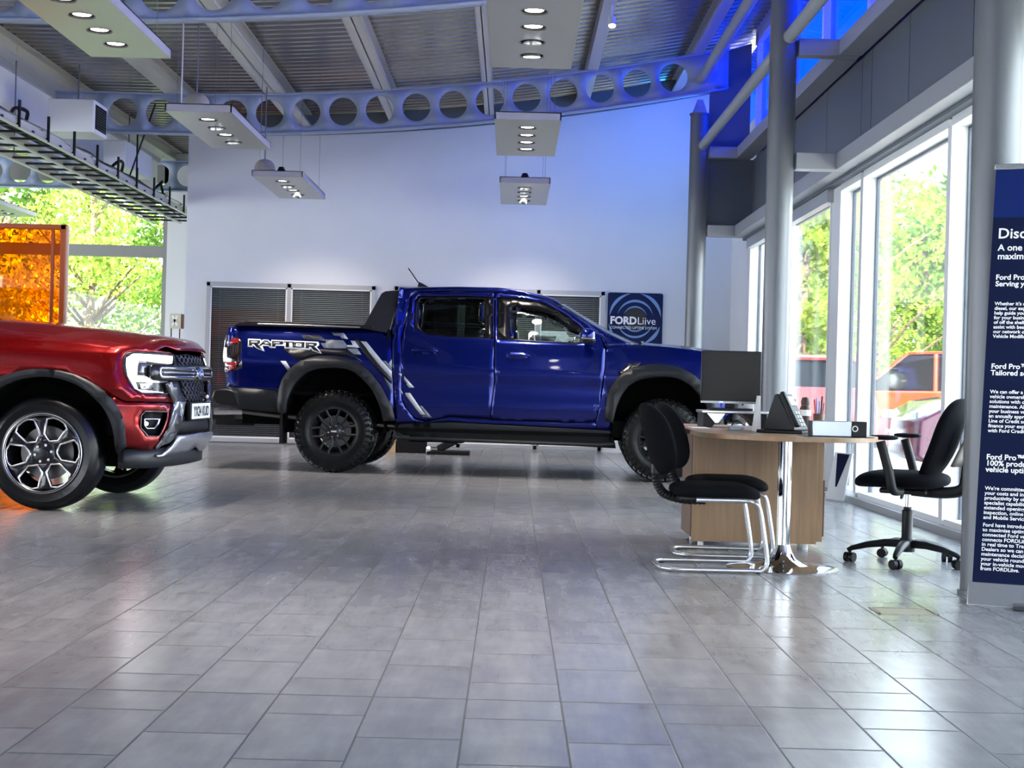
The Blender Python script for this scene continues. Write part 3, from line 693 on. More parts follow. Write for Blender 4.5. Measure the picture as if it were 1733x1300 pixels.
MB().bb((.407, yA + .03, .08), (.42, yA + .5, .42)).build('drawer_front', M['dark_wood'], root, smooth=False)
for x, y in ((-.32, yA + .03), (.31, yA + .03), (-.32, yA + .44), (.36, yA + .44)): MB().cyl((x, y, 0), (x, y, .04), .018, 12).build('foot', M['board_white'], root)

# monitor and things on the desk
Ym = 9.0; xm0, xm1 = XW(1187, 640, Ym), XW(1288, 640, Ym); zm1, zm0 = ZW(1240, 594, Ym), ZW(1240, 683, Ym)
root = thing('monitor', 'black computer monitor with a dark screen on the desk', 'monitor', ((xm0 + xm1) / 2, Ym, 0), -.06)
wm = xm1 - xm0
MB().bb((-wm / 2, 0, zm0), (wm / 2, .035, zm1)).build('casing', M['black_plastic'], root, bevel=.006)
MB().bb((-wm / 2 + .010, -.002, zm0 + .016), (wm / 2 - .010, -.0005, zm1 - .010)).build('display_panel', M['screen_dark'], root, smooth=False)
MB().bb((-wm / 2, -.006, zm0), (wm / 2, 0, zm0 + .013)).build('lower_bezel', M['dark_chrome'], root, smooth=False)
MB().bb((-.07, -.008, zm0 + .001), (-.045, -.0065, zm0 + .012)).build('maker_badge', M['text_white'], root, smooth=False)
MB().bb((-.03, .03, HD + .118), (.03, .055, zm0 + .1)).build('neck', M['black_plastic'], root, bevel=.004)
MB().bb((-.13, -.06, HD + .105), (.13, .14, HD + .118)).build('foot_plate', M['black_plastic'], root, bevel=.004)
Yr = 8.86; root = thing('monitor_riser', 'black and silver riser shelf holding up the monitor', 'stand', ((xm0 + xm1) / 2 + .01, Yr, HD))
MB().bb((-.2, .0, .088), (.2, .30, .104)).build('shelf', M['satin_silver'], root, bevel=.004)
mb = MB()
for s in (-1, 1): mb.prism([(s * .19, .087), (s * .19, .0), (s * .14, .0), (s * .10, .05), (s * .04, .087)], lambda a, b: (a, .01, b), lambda a, b: (a, .29, b))
mb.build('side_support', M['black_plastic'], root, smooth=False)
MB().prism([(-.17, .086), (-.06, .086), (-.1, .03), (-.12, .028)], lambda a, b: (a, -.001, b), lambda a, b: (a, .008, b)).build('silver_trim', M['satin_silver'], root, smooth=False)
Yp = 8.12; xp = XW(1322, 700, Yp)
root = thing('desk_phone', 'black desk telephone tilted upright with handset, beside the monitor', 'telephone', (xp, Yp, HD), -.62)
mb = MB(); mb.prism([(-.06, .03), (.0, .21), (.02, .215), (.12, .03), (.12, .018), (-.06, .018)], lambda a, b: (a, -.09, b), lambda a, b: (a, .09, b)); mb.build('body', M['black_plastic'], root, bevel=.004)
MB().bb((-.10, -.10, 0), (.17, .10, .018)).build('base', M['black_plastic'], root, bevel=.005)
nx, nz = .885, .465
fp = lambda t, o=0: (.02 + .10 * t + nx * o, .215 - .185 * t + nz * o)
def facebox(t0, t1, y0, y1, o0, o1):
    m2 = MB(); a0 = fp(t0, o0); a1 = fp(t1, o0); b0 = fp(t0, o1); b1 = fp(t1, o1)
    return m2.prism([a0, a1, b1, b0], lambda a, b: (a, y0, b), lambda a, b: (a, y1, b))
facebox(.08, .34, -.03, .075, .0, .004).build('display', mat('phone_lcd', (.35, .48, .52), .2), root, smooth=False)
m2 = MB()
for i in range(4):
    for j in range(3):
        q = facebox(.52 + i * .115, .60 + i * .115, -.02 + j * .03, .002 + j * .03, 0, .006); m2.add(q.v, q.f)
m2.build('keypad', M['steel_grey'], root, smooth=False)
q = facebox(-.02, 1.0, -.085, -.045, .004, .03); q.build('handset', M['black_plastic'], root, bevel=.01)
Yb = 7.62; x0, x1 = XW(1375, 725, Yb), XW(1468, 725, Yb)
root = thing('metal_box', 'flat silver box with a black end lying on the rounded desk end', 'box', (x0, Yb, HD), .03)
wb = x1 - x0
MB().bb((0, 0, .003), (wb * .72, .10, .082)).build('silver_body', M['box_silver'], root, bevel=.003)
MB().bb((wb * .72 + .001, 0, .003), (wb, .10, .082)).build('end_cap', M['black_plastic'], root, bevel=.003)
mb = MB(); mb.lathe([(.011, 0), (.016, 0), (.016, -.004), (.011, -.004), (.011, 0)], (wb * .78, -.001, .045), axis='y', n=20); mb.build('ring_socket', M['board_white'], root)
tag(MB().bb((x0 - .05, Yb - .03, HD), (x1 + .03, Yb + .13, HD + .0025)).build('document_folder', M['black_plastic'], smooth=False), 'thin black folder under the silver box', 'folder')
def at_desk(px, Y): return XW(px, 700, Y)
x = at_desk(1283, 8.3); tag(MB().prism([(-.02, 0), (.018, 0), (.012, .2), (.006, .2)], lambda a, b: (x + a, 8.3, HD + b), lambda a, b: (x + a + .004, 8.42, HD + b)).build('leaflet', M['board_white'], smooth=False), 'thin upright white leaflet between monitor and telephone', 'leaflet')
x = at_desk(1337, 8.75)
root = thing('sanitiser_bottle', 'clear blue bottle with a black cap behind the telephone', 'bottle', (x, 8.75, HD))
MB().lathe([(0, 0), (.035, 0), (.038, .01), (.038, .12), (.03, .145), (.014, .155), (0, .155)], n=24).build('bottle', M['bottle_blue'], root)
MB().bb((-.035, -.015, .156), (.03, .015, .185)).build('cap', M['black_plastic'], root, bevel=.006)
x = at_desk(1363, 8.6)
root = thing('flask', 'dark brown flask with a white band standing behind the telephone', 'flask', (x, 8.6, HD))
MB().lathe([(0, 0), (.032, 0), (.033, .13), (.024, .15), (0, .15)], n=24).build('body', mat('flask_brown', (.05, .025, .015), .4), root)
MB().lathe([(.0335, .09), (.0338, .125)], n=24).build('band', M['board_white'], root)
MB().lathe([(0, .2), (.02, .195), (.028, .17), (.024, .151), (0, .151)], n=20).build('lid', mat('flask_brown', (.05, .025, .015), .4), root)
x = at_desk(1386, 8.9)
root = thing('pen_pot', 'small pot of red and blue pens at the far desk edge', 'pot', (x, 8.9, HD))
MB().lathe([(.0, 0), (.032, 0), (.034, .1), (.030, .1), (.028, .006)], n=20).build('pot', M['dark_wood'], root)
for i, (a, m_) in enumerate(((.0, 'lamp_red'), (1.3, 'bottle_blue'), (2.6, 'red_paint'), (3.9, 'bottle_blue'), (5.1, 'black_plastic'))):
    MB().cyl((.012 * math.cos(a), .012 * math.sin(a), .01), (.03 * math.cos(a), .03 * math.sin(a), .165 + .01 * i), .005, 8).build('pen', M[m_], root)
tag(MB().bb((at_desk(1168, 8.7), 8.6, HD), (at_desk(1199, 8.7), 8.82, HD + .004)).build('paper_sheet', M['board_white'], smooth=False), 'white paper sheet at the left desk corner', 'paper')
x = at_desk(1246, 8.45); tag(MB().bb((x - .04, 8.4, HD), (x + .03, 8.5, HD + .022)).build('card_box', mat('clear_blue', (.35, .5, .6), .2), bevel=.003), 'small pale blue card box in front of the riser', 'box')
x = at_desk(1273, 8.42); tag(MB().bb((x - .035, 8.4, HD), (x + .03, 8.47, HD + .026)).build('card_box', M['board_white'], bevel=.003), 'small white card box beside the telephone', 'box')
mb = MB(); mb.tube(spline([(1.30, 8.75, HD + .01), (1.33, 8.7, HD + .05), (1.38, 8.72, HD + .02), (1.41, 8.78, HD + .012), (1.44, 8.72, HD + .03), (1.47, 8.8, HD + .006)], 6), .004, 8); tag(mb.build('coiled_cable', M['rubber']), 'black cable looping under the monitor riser', 'cable')

# ------------------------------------------------------------------ visitor chairs
def visitor_chair(x, y, rz, label):
    root = thing('visitor_chair', label, 'chair', (x, y, 0), rz, 'black cantilever visitor chairs')
    r = .0125; w = .215
    def side(s):
        return [(-.08, s * (w - .02), .375), (.17, s * (w - .02), .375), (.225, s * w, .365), (.25, s * w, .33), (.268, s * w, .24), (.292, s * w, .09), (.290, s * w, .045), (.265, s * w, .016), (.22, s * w, .0145), (-.15, s * w, .0145), (-.22, s * (w - .03), .0145)]
    path = side(-1) + [(-.25, -.12, .0145), (-.25, .12, .0145)] + side(1)[::-1]
    MB().tube(spline(path, 5), r, 12).build('cantilever_frame', M['dark_chrome' if False else 'satin_silver'], root)
    def seat(a, b):
        th = a * 2 * math.pi; ph = -math.pi / 2 + math.pi * b; sg = lambda t, p: math.copysign(abs(t) ** p, t)
        c = abs(math.cos(ph)) ** .45; xx = .235 * sg(math.cos(th), .62) * c; yy = .225 * sg(math.sin(th), .62) * c
        z = .415 + .042 * sg(math.sin(ph), .8) - .35 * max(0, xx - .1) ** 2 * 3.2
        return (xx + .045, yy, z)
    MB().grid(seat, 36, 16).build('seat', M['fabric_black'], root, ang=80)
    MB().bb((-.16, -.17, .368), (.18, .17, .388)).build('seat_pan', M['black_plastic'], root, bevel=.006)
    def back(a, b):
        th = a * 2 * math.pi; ph = -math.pi / 2 + math.pi * b; sg = lambda t, p: math.copysign(abs(t) ** p, t)
        c = abs(math.cos(ph)) ** .55
        yy = .215 * sg(math.cos(th), .7) * c; zz = .19 * sg(math.sin(th), .75) * c; xx = .042 * sg(math.sin(ph), .8) + 1.7 * yy * yy - .03
        zz2 = zz; X = xx - zz * .27 - .262
        return (X, yy, .68 + zz2)
    MB().grid(back, 36, 14).build('backrest', M['fabric_black'], root, ang=80)
    MB().bb((-.29, -.045, .49), (-.245, .045, .60)).build('back_bracket', M['flare_grey'], root, bevel=.01)
    pts = spline([(-.265, 0, .53), (-.26, 0, .45), (-.22, 0, .39), (-.12, 0, .362), (.0, 0, .36)], 10)
    MB().tube(pts, [.022 + .004 * (i % 2) for i in range(len(pts))], 12).build('bellows_support', M['rubber'], root, ang=20)
    for a, b in ((-.2, -.19), (-.2, .19), (.25, -.215), (.25, .215)): MB().cyl((a, b, 0), (a, b, .004), .011, 8).build('glide', M['black_plastic'], root)
    return root
visitor_chair(1.045, 7.86, .03, 'black padded visitor chair on a cantilever tube frame, nearer of two')
visitor_chair(1.205, 8.52, -.04, 'black padded visitor chair on a cantilever tube frame, farther one, behind its twin')

# ------------------------------------------------------------------ office chair
def office_chair(x, y, rz):
    root = thing('office_chair', 'black swivel office chair on castors beside the glazed wall', 'chair', (x, y, 0), rz)
    for k in range(5):
        a = math.radians(72 * k + 20); c, s = math.cos(a), math.sin(a)
        MB().tube([(.03 * c, .03 * s, .115), (.12 * c, .12 * s, .115), (.22 * c, .22 * s, .10), (.30 * c, .30 * s, .078), (.325 * c, .325 * s, .065)], [.03, .028, .023, .018, .014], 10, flat=.8).build('base_arm', M['black_plastic'], root)
        cs = MB()
        px, py = .31 * c, .31 * s; t = a + .9; ct, st = math.cos(t), math.sin(t)
        for q in (-.017, .017): cs.cyl((px - st * q - st * .011, py + ct * q + ct * .011, .027), (px - st * q + st * .011, py + ct * q - ct * .011, .027), .027, 16)
        cs.cyl((px, py, .03), (px, py, .075), .009, 8); cs.build('castor', M['rubber'], root)
    MB().lathe([(0, .07), (.045, .07), (.045, .13), (.03, .15), (.03, .30), (.022, .305), (.022, .32), (0, .32)], n=20).build('gas_column', M['black_plastic'], root)
    MB().lathe([(.0, .3), (.014, .3), (.014, .40), (0, .40)], n=16).build('piston', M['chrome'], root)
    mb = MB(); mb.bb((-.12, -.10, .395), (.14, .10, .425)); mb.build('tilt_mechanism', M['black_plastic'], root, bevel=.01)
    MB().cyl((.05, -.1, .39), (.08, -.2, .355), .010, 8).build('lever', M['black_plastic'], root)
    def seat(a, b):
        th = a * 2 * math.pi; ph = -math.pi / 2 + math.pi * b; sg = lambda t, p: math.copysign(abs(t) ** p, t)
        c = abs(math.cos(ph)) ** .45; xx = .25 * sg(math.cos(th), .62) * c; yy = .245 * sg(math.sin(th), .62) * c
        return (xx + .03, yy, .475 + .048 * sg(math.sin(ph), .8) - 1.1 * max(0, xx - .1) ** 2)
    MB().grid(seat, 36, 16).build('seat', M['fabric_black'], root, ang=80)
    def back(a, b):
        th = a * 2 * math.pi; ph = -math.pi / 2 + math.pi * b; sg = lambda t, p: math.copysign(abs(t) ** p, t)
        c = abs(math.cos(ph)) ** .5; yy = .215 * sg(math.cos(th), .65) * c; zz = .235 * sg(math.sin(th), .7) * c
        xx = .05 * sg(math.sin(ph), .8) + .7 * yy * yy - .215 + .9 * max(0, -zz) ** 2 - zz * .30
        return (xx, yy, .70 + zz)
    MB().grid(back, 36, 14).build('backrest', M['fabric_black'], root, ang=80)
    MB().grid(lambda a, b: (-.325 - (b - .5) * .12 - .03 * math.sin(math.pi * a), -.15 + .3 * a, .56 + .26 * b), 8, 6).build('back_shell', mat('shell_grey', (.14, .13, .11), .6), root, solid=.012)
    MB().tube(spline([(-.02, 0, .415), (-.2, 0, .41), (-.30, 0, .44), (-.32, 0, .55), (-.335, 0, .66)], 5), .02, 8, flat=1.6).build('back_support', M['black_plastic'], root)
    for s in (-1, 1):
        MB().tube(spline([(.0, s * .2, .42), (.02, s * .29, .43), (.04, s * .30, .52), (.09, s * .30, .69)], 5), [.026] * 16, 10).build('arm_post', M['black_plastic'], root)
        MB().ell((.075, s * .30, .712), (.08, .042, .014), 20, 10, -1, .7).build('arm_pad', M['soft_black'], root)
    for q in (-.1, .03):
        MB().tube(spline([(-.33, q, .58), (-.36, q - .02, .48), (-.34, q, .40), (-.345, q, .30)], 5), .011, 6).build('strap', M['soft_black'], root)
    return root
office_chair(2.235, 8.28, math.atan2(.46, -.89))

# floor box, objects by the glazing and under the truck
x, y = fl(1530, 1036); tag(MB().bb((x - .13, y - .08, .0005), (x + .13, y - .072, .004)).bb((x - .13, y + .10, .0005), (x + .13, y + .108, .004)).bb((x - .13, y - .08, .0005), (x - .122, y + .108, .004)).bb((x + .122, y - .08, .0005), (x + .13, y + .108, .004)).bb((x - .115, y - .064, .0005), (x + .115, y + .092, .002)).build('floor_socket_box', M['brass'], smooth=False), 'rectangular brass floor socket lid flush in the tiles', 'floor box')
x, y = fl(1409, 838); root = thing('stand_base', 'low round silver stand base by the glazing', 'stand', (x, y, 0))
MB().lathe([(0, 0), (.085, 0), (.085, .012), (.06, .03), (0, .03)], n=28).build('disc', M['satin_silver'], root)
MB().cyl((0, 0, .03), (0, 0, .5), .008, 8).build('post', M['satin_silver'], root)
a_ = Vector((2.70, 12.0, 0)); root = thing('poster_board', 'leaning white poster board with a dark blue wedge by the window', 'poster', (2.86, 13.0, 0), math.radians(-75))
MB().add([(-.16, 0, .01), (.16, 0, .01), (.16, .08, .42), (-.16, .08, .42), (-.16, .012, .01), (.16, .012, .01), (.16, .092, .42), (-.16, .092, .42)], [(0, 1, 2, 3), (5, 4, 7, 6), (0, 4, 5, 1), (3, 2, 6, 7), (0, 3, 7, 4), (1, 5, 6, 2)]).build('board', M['board_white'], root, smooth=False)
MB().add([(-.02, .020, .12), (.0, .020, .12), (.12, .074, .41), (-.10, .074, .41)], [(0, 1, 2, 3)]).build('printed_wedge', M['navy'], root, smooth=False, solid=.003, soff=1)
Yk = 20.9
for px0, px1, pyt, nm, m_, lab, cat, d in ((648, 669, 745, 'cardboard_box', 'brown_card', 'open brown cardboard box on the floor beneath the blue pickup', 'box', .3), (671, 720, 741, 'holdall', 'soft_black', 'black holdall bag on the floor beneath the blue pickup', 'bag', .35)):
    X0, X1 = XW(px0, 770, 19.6), XW(px1, 770, 19.6); zt = ZW(px0, pyt, 19.6)
    o = MB().bb((X0, 19.6, 0), (X1, 19.6 + d, max(.16, zt))).build(nm, M[m_], bevel=.012 if nm == 'holdall' else .002); tag(o, lab, cat)
X0 = XW(722, 770, 19.3)
root = thing('floor_polisher', 'black low machine with a pivoting head on the floor beneath the pickup', 'machine', (X0, 19.3, 0))
MB().bb((0, 0, .0), (.56, .3, .05)).build('base', M['soft_black'], root, bevel=.012)
MB().box((.26, .15, .13), (.28, .12, .1), ry3(-.5)).build('head', M['black_plastic'], root, bevel=.02)
MB().cyl((.02, .05, .03), (.02, .0, .09), .03, 12).build('wheel', M['board_white'], root)

# blue floodlight added out of view to strengthen the blue on the rear wall
root = thing('fill_lamp', 'small blue floodlight added out of view behind the grey panel beside the rear column', 'fill_lamp', (2.75, 19.06, 4.06))
dv = Vector((-1, .55, .05)).normalized(); Rf = dv.to_track_quat('-Z', 'Y').to_matrix()
m2 = MB().box((0, 0, 0), (.26, .16, .05)); m2.v = [tuple(Rf @ Vector(p) + Vector((0, 0, .16))) for p in m2.v]; m2.build('housing', M['black_plastic'], root, bevel=.006)
m2 = MB().box((0, 0, -.028), (.23, .13, .004)); m2.v = [tuple(Rf @ Vector(p) + Vector((0, 0, .16))) for p in m2.v]; m2.build('lens', mat('blue_lens', (.0, .1, .6), .3, emit=(.01, .16, 1), es=8), root, smooth=False)
MB().bb((-.02, -.16, -.02), (.02, .09, .012)).build('bracket', M['black_plastic'], root, smooth=False)
for s in (-.085, .085): MB().cyl((0, s, .01), (0, s, .16), .008, 8).build('bracket_arm', M['black_plastic'], root)
ld = bpy.data.lights.new('fill_glow', 'AREA'); ld.shape = 'RECTANGLE'; ld.size = .24; ld.size_y = .12; ld.energy = 16; ld.color = (.03, .30, 1)
lo = bpy.data.objects.new('fill_glow', ld); scn.collection.objects.link(lo); lo.parent = root; lo.location = Vector((0, 0, .16)) + dv * .04; lo.rotation_euler = dv.to_track_quat('-Z', 'Y').to_euler()
# ------------------------------------------------------------------ vehicles: panels laid on curved body surfaces
class Body:
    def __init__(s, root, O, th, W):
        s.root, s.O, s.th, s.W = root, O, th, W; s.c, s.s = math.cos(th), math.sin(th); s.cache = {}
    def wpt(s, x, y, z): return s.O[0] + s.c * x - s.s * y, s.O[1] + s.s * x + s.c * y, z
    def proj(s, p):
        X, Y, Z = s.wpt(p[0], p[1], p[2]); a = X / Y * FPX; b = -(Z - EYE) / Y * FPX
        return 866.5 + a * CR - b * SR, 650 + a * SR + b * CR
    def trace(s, surf, pts, tr, rng):
        key = surf
        if key not in s.cache:
            U, V = np.meshgrid(np.linspace(*rng[0], 260), np.linspace(*rng[1], 110), indexing='ij'); s.cache[key] = (U, V, *s.proj(surf(U, V)))
        U, V, PX, PY = s.cache[key]; out = []
        for q in pts:
            if len(q) == 3 and q[2] == 'L': out.append((q[0], q[1])); continue
            px, py = tr(*q); i = np.argmin((PX - px) ** 2 + (PY - py) ** 2); u, v = U.flat[i], V.flat[i]
            for _ in range(6):
                f0 = np.array(s.proj(surf(u, v))) - (px, py); e = 1e-4
                J = np.array([np.array(s.proj(surf(u + e, v))) - (px, py) - f0, np.array(s.proj(surf(u, v + e))) - (px, py) - f0]).T / e
                if abs(np.linalg.det(J)) < 1: break
                d = np.linalg.solve(J, -f0); d = np.clip(d, -.1, .1); u += d[0]; v += d[1]
            out.append((float(u), float(v)))
        return out
    def pt(s, surf, u, v, off=0.):
        p = np.array([float(t) for t in surf(u, v)])
        if off:
            e = 1e-3; a = np.array([float(t) for t in surf(u + e, v)]) - p; b = np.array([float(t) for t in surf(u, v + e)]) - p
            n = np.cross(a, b); p = p + n / np.linalg.norm(n) * off
        return tuple(p)
    def panel(s, name, uv, surf, m, holes=(), off=0., thick=.006, step=.09, es=None, parent=None, far=True, label=None):
        V2, F = tri2d(uv, holes, step, es or min(step, .06)); return s.place(name, V2, F, surf, m, off, thick, parent, far, label)
    def place(s, name, V2, F, surf, m, off=0., thick=.006, parent=None, far=True, label=None):
        V = [s.pt(surf, a, b, off) for a, b in V2]; res = []
        e = 1e-3; ref = None
        def nrm(f): return (Vector(V[f[1]]) - Vector(V[f[0]])).cross(Vector(V[f[2]]) - Vector(V[f[0]]))
        G = []
        for f in F:
            n = nrm(f); a, b = V2[f[0]]; p = Vector(s.pt(surf, a, b)); o = Vector(s.pt(surf, a, b, .01)) - p
            G.append(f if n.dot(o) >= 0 else f[::-1])
        par = parent or s.root
        pars = par if isinstance(par, (list, tuple)) else [par, par]
        mb = MB(); mb.add(V, G); o = mb.build(name, m, pars[0], solid=thick, fixn=False, ang=50); res.append(o)
        if far:
            mb = MB(); mb.add([(x, s.W - y, z) for x, y, z in V], [f[::-1] for f in G]); o2 = mb.build(name, m, pars[1], solid=thick, fixn=False, ang=50); res.append(o2)
        if label:
            for o in res: o['label'] = label
        return res
def chan(P, d=.006):                      # grow a polygon outwards
    n = len(P); A = sum(P[i][0] * P[(i + 1) % n][1] - P[(i + 1) % n][0] * P[i][1] for i in range(n)); sg = 1 if A > 0 else -1; out = []
    for i in range(n):
        a, b, c = P[i - 1], P[i], P[(i + 1) % n]; t = Vector((c[0] - a[0], c[1] - a[1])).normalized(); out.append((b[0] + sg * t.y * d, b[1] - sg * t.x * d))
    return out
def smin(P, k=3): return spline(P, k, True)

def make_wheel(body, name, c, R, w, rim_r, style, outer):
    # hub plane at c; outer=-1 faces the camera side, +1 the far side
    W0 = MB(); k = -outer
    H = lambda h: h                          # profile depth measured inwards from the outer face
    W0.lathe([(rim_r, .03), (rim_r + .012, .012), (rim_r - .006, .010), (rim_r - .012, .035), (rim_r - .03, .09), (rim_r - .04, w - .05), (rim_r, w - .02)], axis='y', n=56)
    loc = Vector(c); rz = 0 if outer < 0 else math.pi
    rim = W0.build('wheel', M['alloy_dark'] if style == 'y' else M['alloy_black'], body.root, solid=.004, soff=1); rim.location = loc; rim.rotation_euler = (0, 0, rz)
    T = MB(); R0 = R - (.012 if style == 'y' else .0)
    pr = [(rim_r - .004, .035), (rim_r + .012, .012), (rim_r + .04, .004), (R0 * .5 + rim_r * .5, 0), (R0 - .045, .008), (R0 - .018, .022), (R0 - .004, .042), (R0, .065), (R0, w - .065), (R0 - .004, w - .042), (R0 - .018, w - .022), (R0 - .045, w - .008), (R0 * .5 + rim_r * .5, w), (rim_r + .02, w - .012), (rim_r - .004, w - .03)]
    T.lathe(pr, axis='y', n=72)
    if style == 'y':
        for i in range(40):
            a = 2 * math.pi * i / 40
            for j, (h, dw, dl) in enumerate(((.036, .05, .042), (.095, .045, .034), (.15, .04, .034), (.20, .045, .034), (w - .036, .05, .042))):
                aa = a + (j % 2) * .078; R_ = Matrix.Rotation(-aa, 3, 'Y')
                tilt = -.35 if j == 0 else (.35 if j == 4 else 0)
                T.box(R_ @ Vector((R0 - (.010 if j in (0, 4) else .002), h - (.002 if j == 0 else 0), 0)), (.026, dw, dl), R_ @ Matrix.Rotation(tilt, 3, 'Z') @ Matrix.Rotation(.25 * (1 if j % 2 else -1), 3, 'X'))
            R_ = Matrix.Rotation(-a - .04, 3, 'Y'); T.box(R_ @ Vector((R0 - .055, .005, 0)), (.05, .012, .022 + .01 * (i % 2)), R_)
    else:
        for h in (.075, .115, w - .115, w - .075): T.lathe([(R0 + .0005, h - .004), (R0 + .001, h), (R0 + .0005, h + .004)], axis='y', n=72)
    ty = T.build('tyre', M['tyre_gloss'], rim, ang=30)
    MB().lathe([(.0, .11), (rim_r * .68, .11), (rim_r * .68, .13), (0, .13)], axis='y', n=40).build('brake_disc', M['disc_metal'], rim)
    MB().lathe([(0, .02), (.028, .022), (.034, .03), (.07, .035), (.095, .05), (.10, .09), (0, .09)], axis='y', n=36).build('hub', M['alloy_dark'] if style == 'y' else M['alloy_black'], rim)
    for i in range(6):
        a = math.radians(60 * i + 12); MB().cyl((.058 * math.cos(a), .045, .058 * math.sin(a)), (.058 * math.cos(a), .022, .058 * math.sin(a)), .0095, 8).build('wheel_nut', M['bolt_metal'], rim)
    if style == 'y':
        for i in range(12):
            g = math.radians(60 * (i // 2) + 4); s_ = 1 if i % 2 else -1
            P = []
            for r, da, h in ((.062, 9, .050), (.10, 15, .040), (.145, 19, .034), (.185, 13.5, .030), (rim_r - .006, 12, .026)):
                a = g + s_ * math.radians(da); P.append((r * math.cos(a), h, r * math.sin(a)))
            MB().tube(P, [.013, .0125, .012, .013, .016], 8).build('spoke', M['alloy_dark'], rim, ang=60)
        V, F = text2d('FORD', .022, .0008, 'CENTER'); flat(V, F, lambda a, b: (a, .019, b - .007)).build('cap_lettering', M['text_white'], rim, smooth=False, fixn=False)
    else:
        r1 = rim_r - .012; ops = []
        for i in range(6):
            g = math.radians(60 * i + 5)
            P = [(.098, 0), (.135, 21), (r1 * .90, 17.5), (r1 * .955, 9), (r1 * .965, 0), (r1 * .955, -9), (r1 * .90, -17.5), (.135, -21)]
            ops.append([(r * math.cos(g + math.radians(d)), r * math.sin(g + math.radians(d))) for r, d in P])
        V2, F = tri2d(circ(0, 0, r1, 60), ops, .05, .03)
        dep = lambda r: .030 + .018 * (1 - min(1, r / r1)) ** 2 * 2
        flat(V2, F, lambda a, b: (a, dep(math.hypot(a, b)), b)).build('spoke_face', M['alloy_black'], rim, solid=.02, soff=0)
        for P in ops:
            Q = chan(P, .014); n = len(P); mb = MB()
            V = [(a, dep(math.hypot(a, b)) - .0115, b) for a, b in P + Q]
            mb.add(V, [(i, (i + 1) % n, n + (i + 1) % n, n + i) for i in range(n)]); mb.build('machined_edge', M['alloy_cut'], rim, solid=.004, soff=0)
        MB().lathe([(rim_r + .004, .010), (rim_r - .012, .012)], axis='y', n=60).build('rim_lip', M['alloy_cut'], rim, solid=.003)
        for i in range(6):
            g = math.radians(60 * i + 35); q = [(.19, 3.5), (.255, 11), (.255, -11), (.19, -3.5)]
    return rim

# ================================================================== blue pickup
OB = (-1.800, 14.96); TB = math.radians(-3.0); WB = 1.96
pk = thing('pickup_truck', 'shiny blue four-door pickup with black wheel arches and grey decals', 'pickup truck', (OB[0], OB[1], 0), TB)
B = Body(pk, OB, TB, WB); AX = 3.327
def sblue(x, z):
    x = np.asarray(x, float); z = np.asarray(z, float)
    d = .055 + .09 * np.clip((z - 1.02) / .4, 0, 1.2) ** 2 + .10 * np.clip((.78 - z) / .4, 0, 1.5) ** 2
    d = d - .012 * np.exp(-((z - (1.08 - .02 * (x - 1))) / .07) ** 2) + .007 * np.exp(-((z - .9) / .09) ** 2) - .008 * np.exp(-((z - .70) / .07) ** 2)
    d = d + np.where(x > .62, .40 * np.clip(z - 1.45, 0, 1), .10 * np.clip(z - 1.45, 0, 1))
    d = d + .34 * np.clip((x - 3.75) / .62, 0, 1.3) ** 2.4 + .10 * np.clip((-.95 - x) / .22, 0, 1.5) ** 2
    return x, d, z
c1 = lambda x, y: (340 + x * .29236, 440 + y * .29236)
c2 = lambda x, y: (760 + x * .29225, 440 + y * .29225)
d3 = lambda x, y: (530 + x / 7.648, 550 + y / 7.648)
g1 = lambda x, y: (410 + x / 12.38, 555 + y / 12.38)
t4 = lambda x, y: (360 + x / 7.225, 540 + y / 7.225)
w6 = lambda x, y: (690 + x / 5.2515, 470 + y / 5.2515)
RG = ((-1.3, 4.4), (.2, 2.1))
def tb(tr, pts): return B.trace(sblue, pts, tr, RG)
blue, blk = M['blue_paint'], M['black_plastic']
arch_mid = tb(c1, [(1090, 900), (1065, 830), (1020, 745), (945, 655), (855, 600), (740, 588), (640, 597), (550, 645), (490, 710), (470, 790)])
bed = tb(c1, [(160, 395), (200, 382), (560, 392), (900, 405), (1098, 425), (1106, 640), (1112, 800), (1118, 915)]) + arch_mid + tb(c1, [(455, 757), (150, 735), (140, 650), (128, 560), (140, 450)])
B.panel('bed_side', bed, sblue, blue, step=.05)
fo = spline(tb(c1, [(452, 885), (447, 820), (470, 700), (540, 610), (640, 565), (740, 555), (850, 570), (950, 620), (1040, 720), (1085, 800), (1110, 850), (1128, 930)]), 4)
fi = spline(tb(c1, [(1060, 935), (1040, 850), (1000, 760), (930, 680), (850, 630), (740, 622), (640, 640), (560, 700), (510, 790), (492, 890)]), 4)
flare = fo + fi
def flare_surf(dx):
    def f(x, z):
        X, D, Z = sblue(x, z); rr = np.hypot((np.asarray(x) - dx), (np.asarray(z) - .56)); return X, D - .045 - .02 * np.clip((.62 - rr) / .12, -1, 1), Z
    return f
B.panel('wheel_arch_trim', flare, flare_surf(0), M['flare_grey'], thick=.05, step=.07)
sh = lambda P, dx: [(a + dx, b) for a, b in P]
B.panel('wheel_arch_trim', sh(flare, AX), flare_surf(AX), M['flare_grey'], thick=.05, step=.07)
B.panel('lower_bed_trim', tb(c1, [(160, 735), (455, 757), (455, 885), (222, 862), (200, 800)]), sblue, M['sill_grey'], off=.004)
rd = tb(c1, [(1165, 800), (1163, 440), (1190, 330), (1215, 215), (1240, 190), (1505, 185)]) + tb(c2, [(262, 190), (259, 700), (234, 918), (0, 902)]) + tb(c1, [(1300, 935), (1240, 915), (1185, 850)])
rdlo = tb(c1, [(1300, 430), (1240, 395), (1232, 375), (1240, 235), (1255, 210), (1505, 207)]) + tb(c2, [(212, 213), (253, 214), (256, 455), (0, 447)])
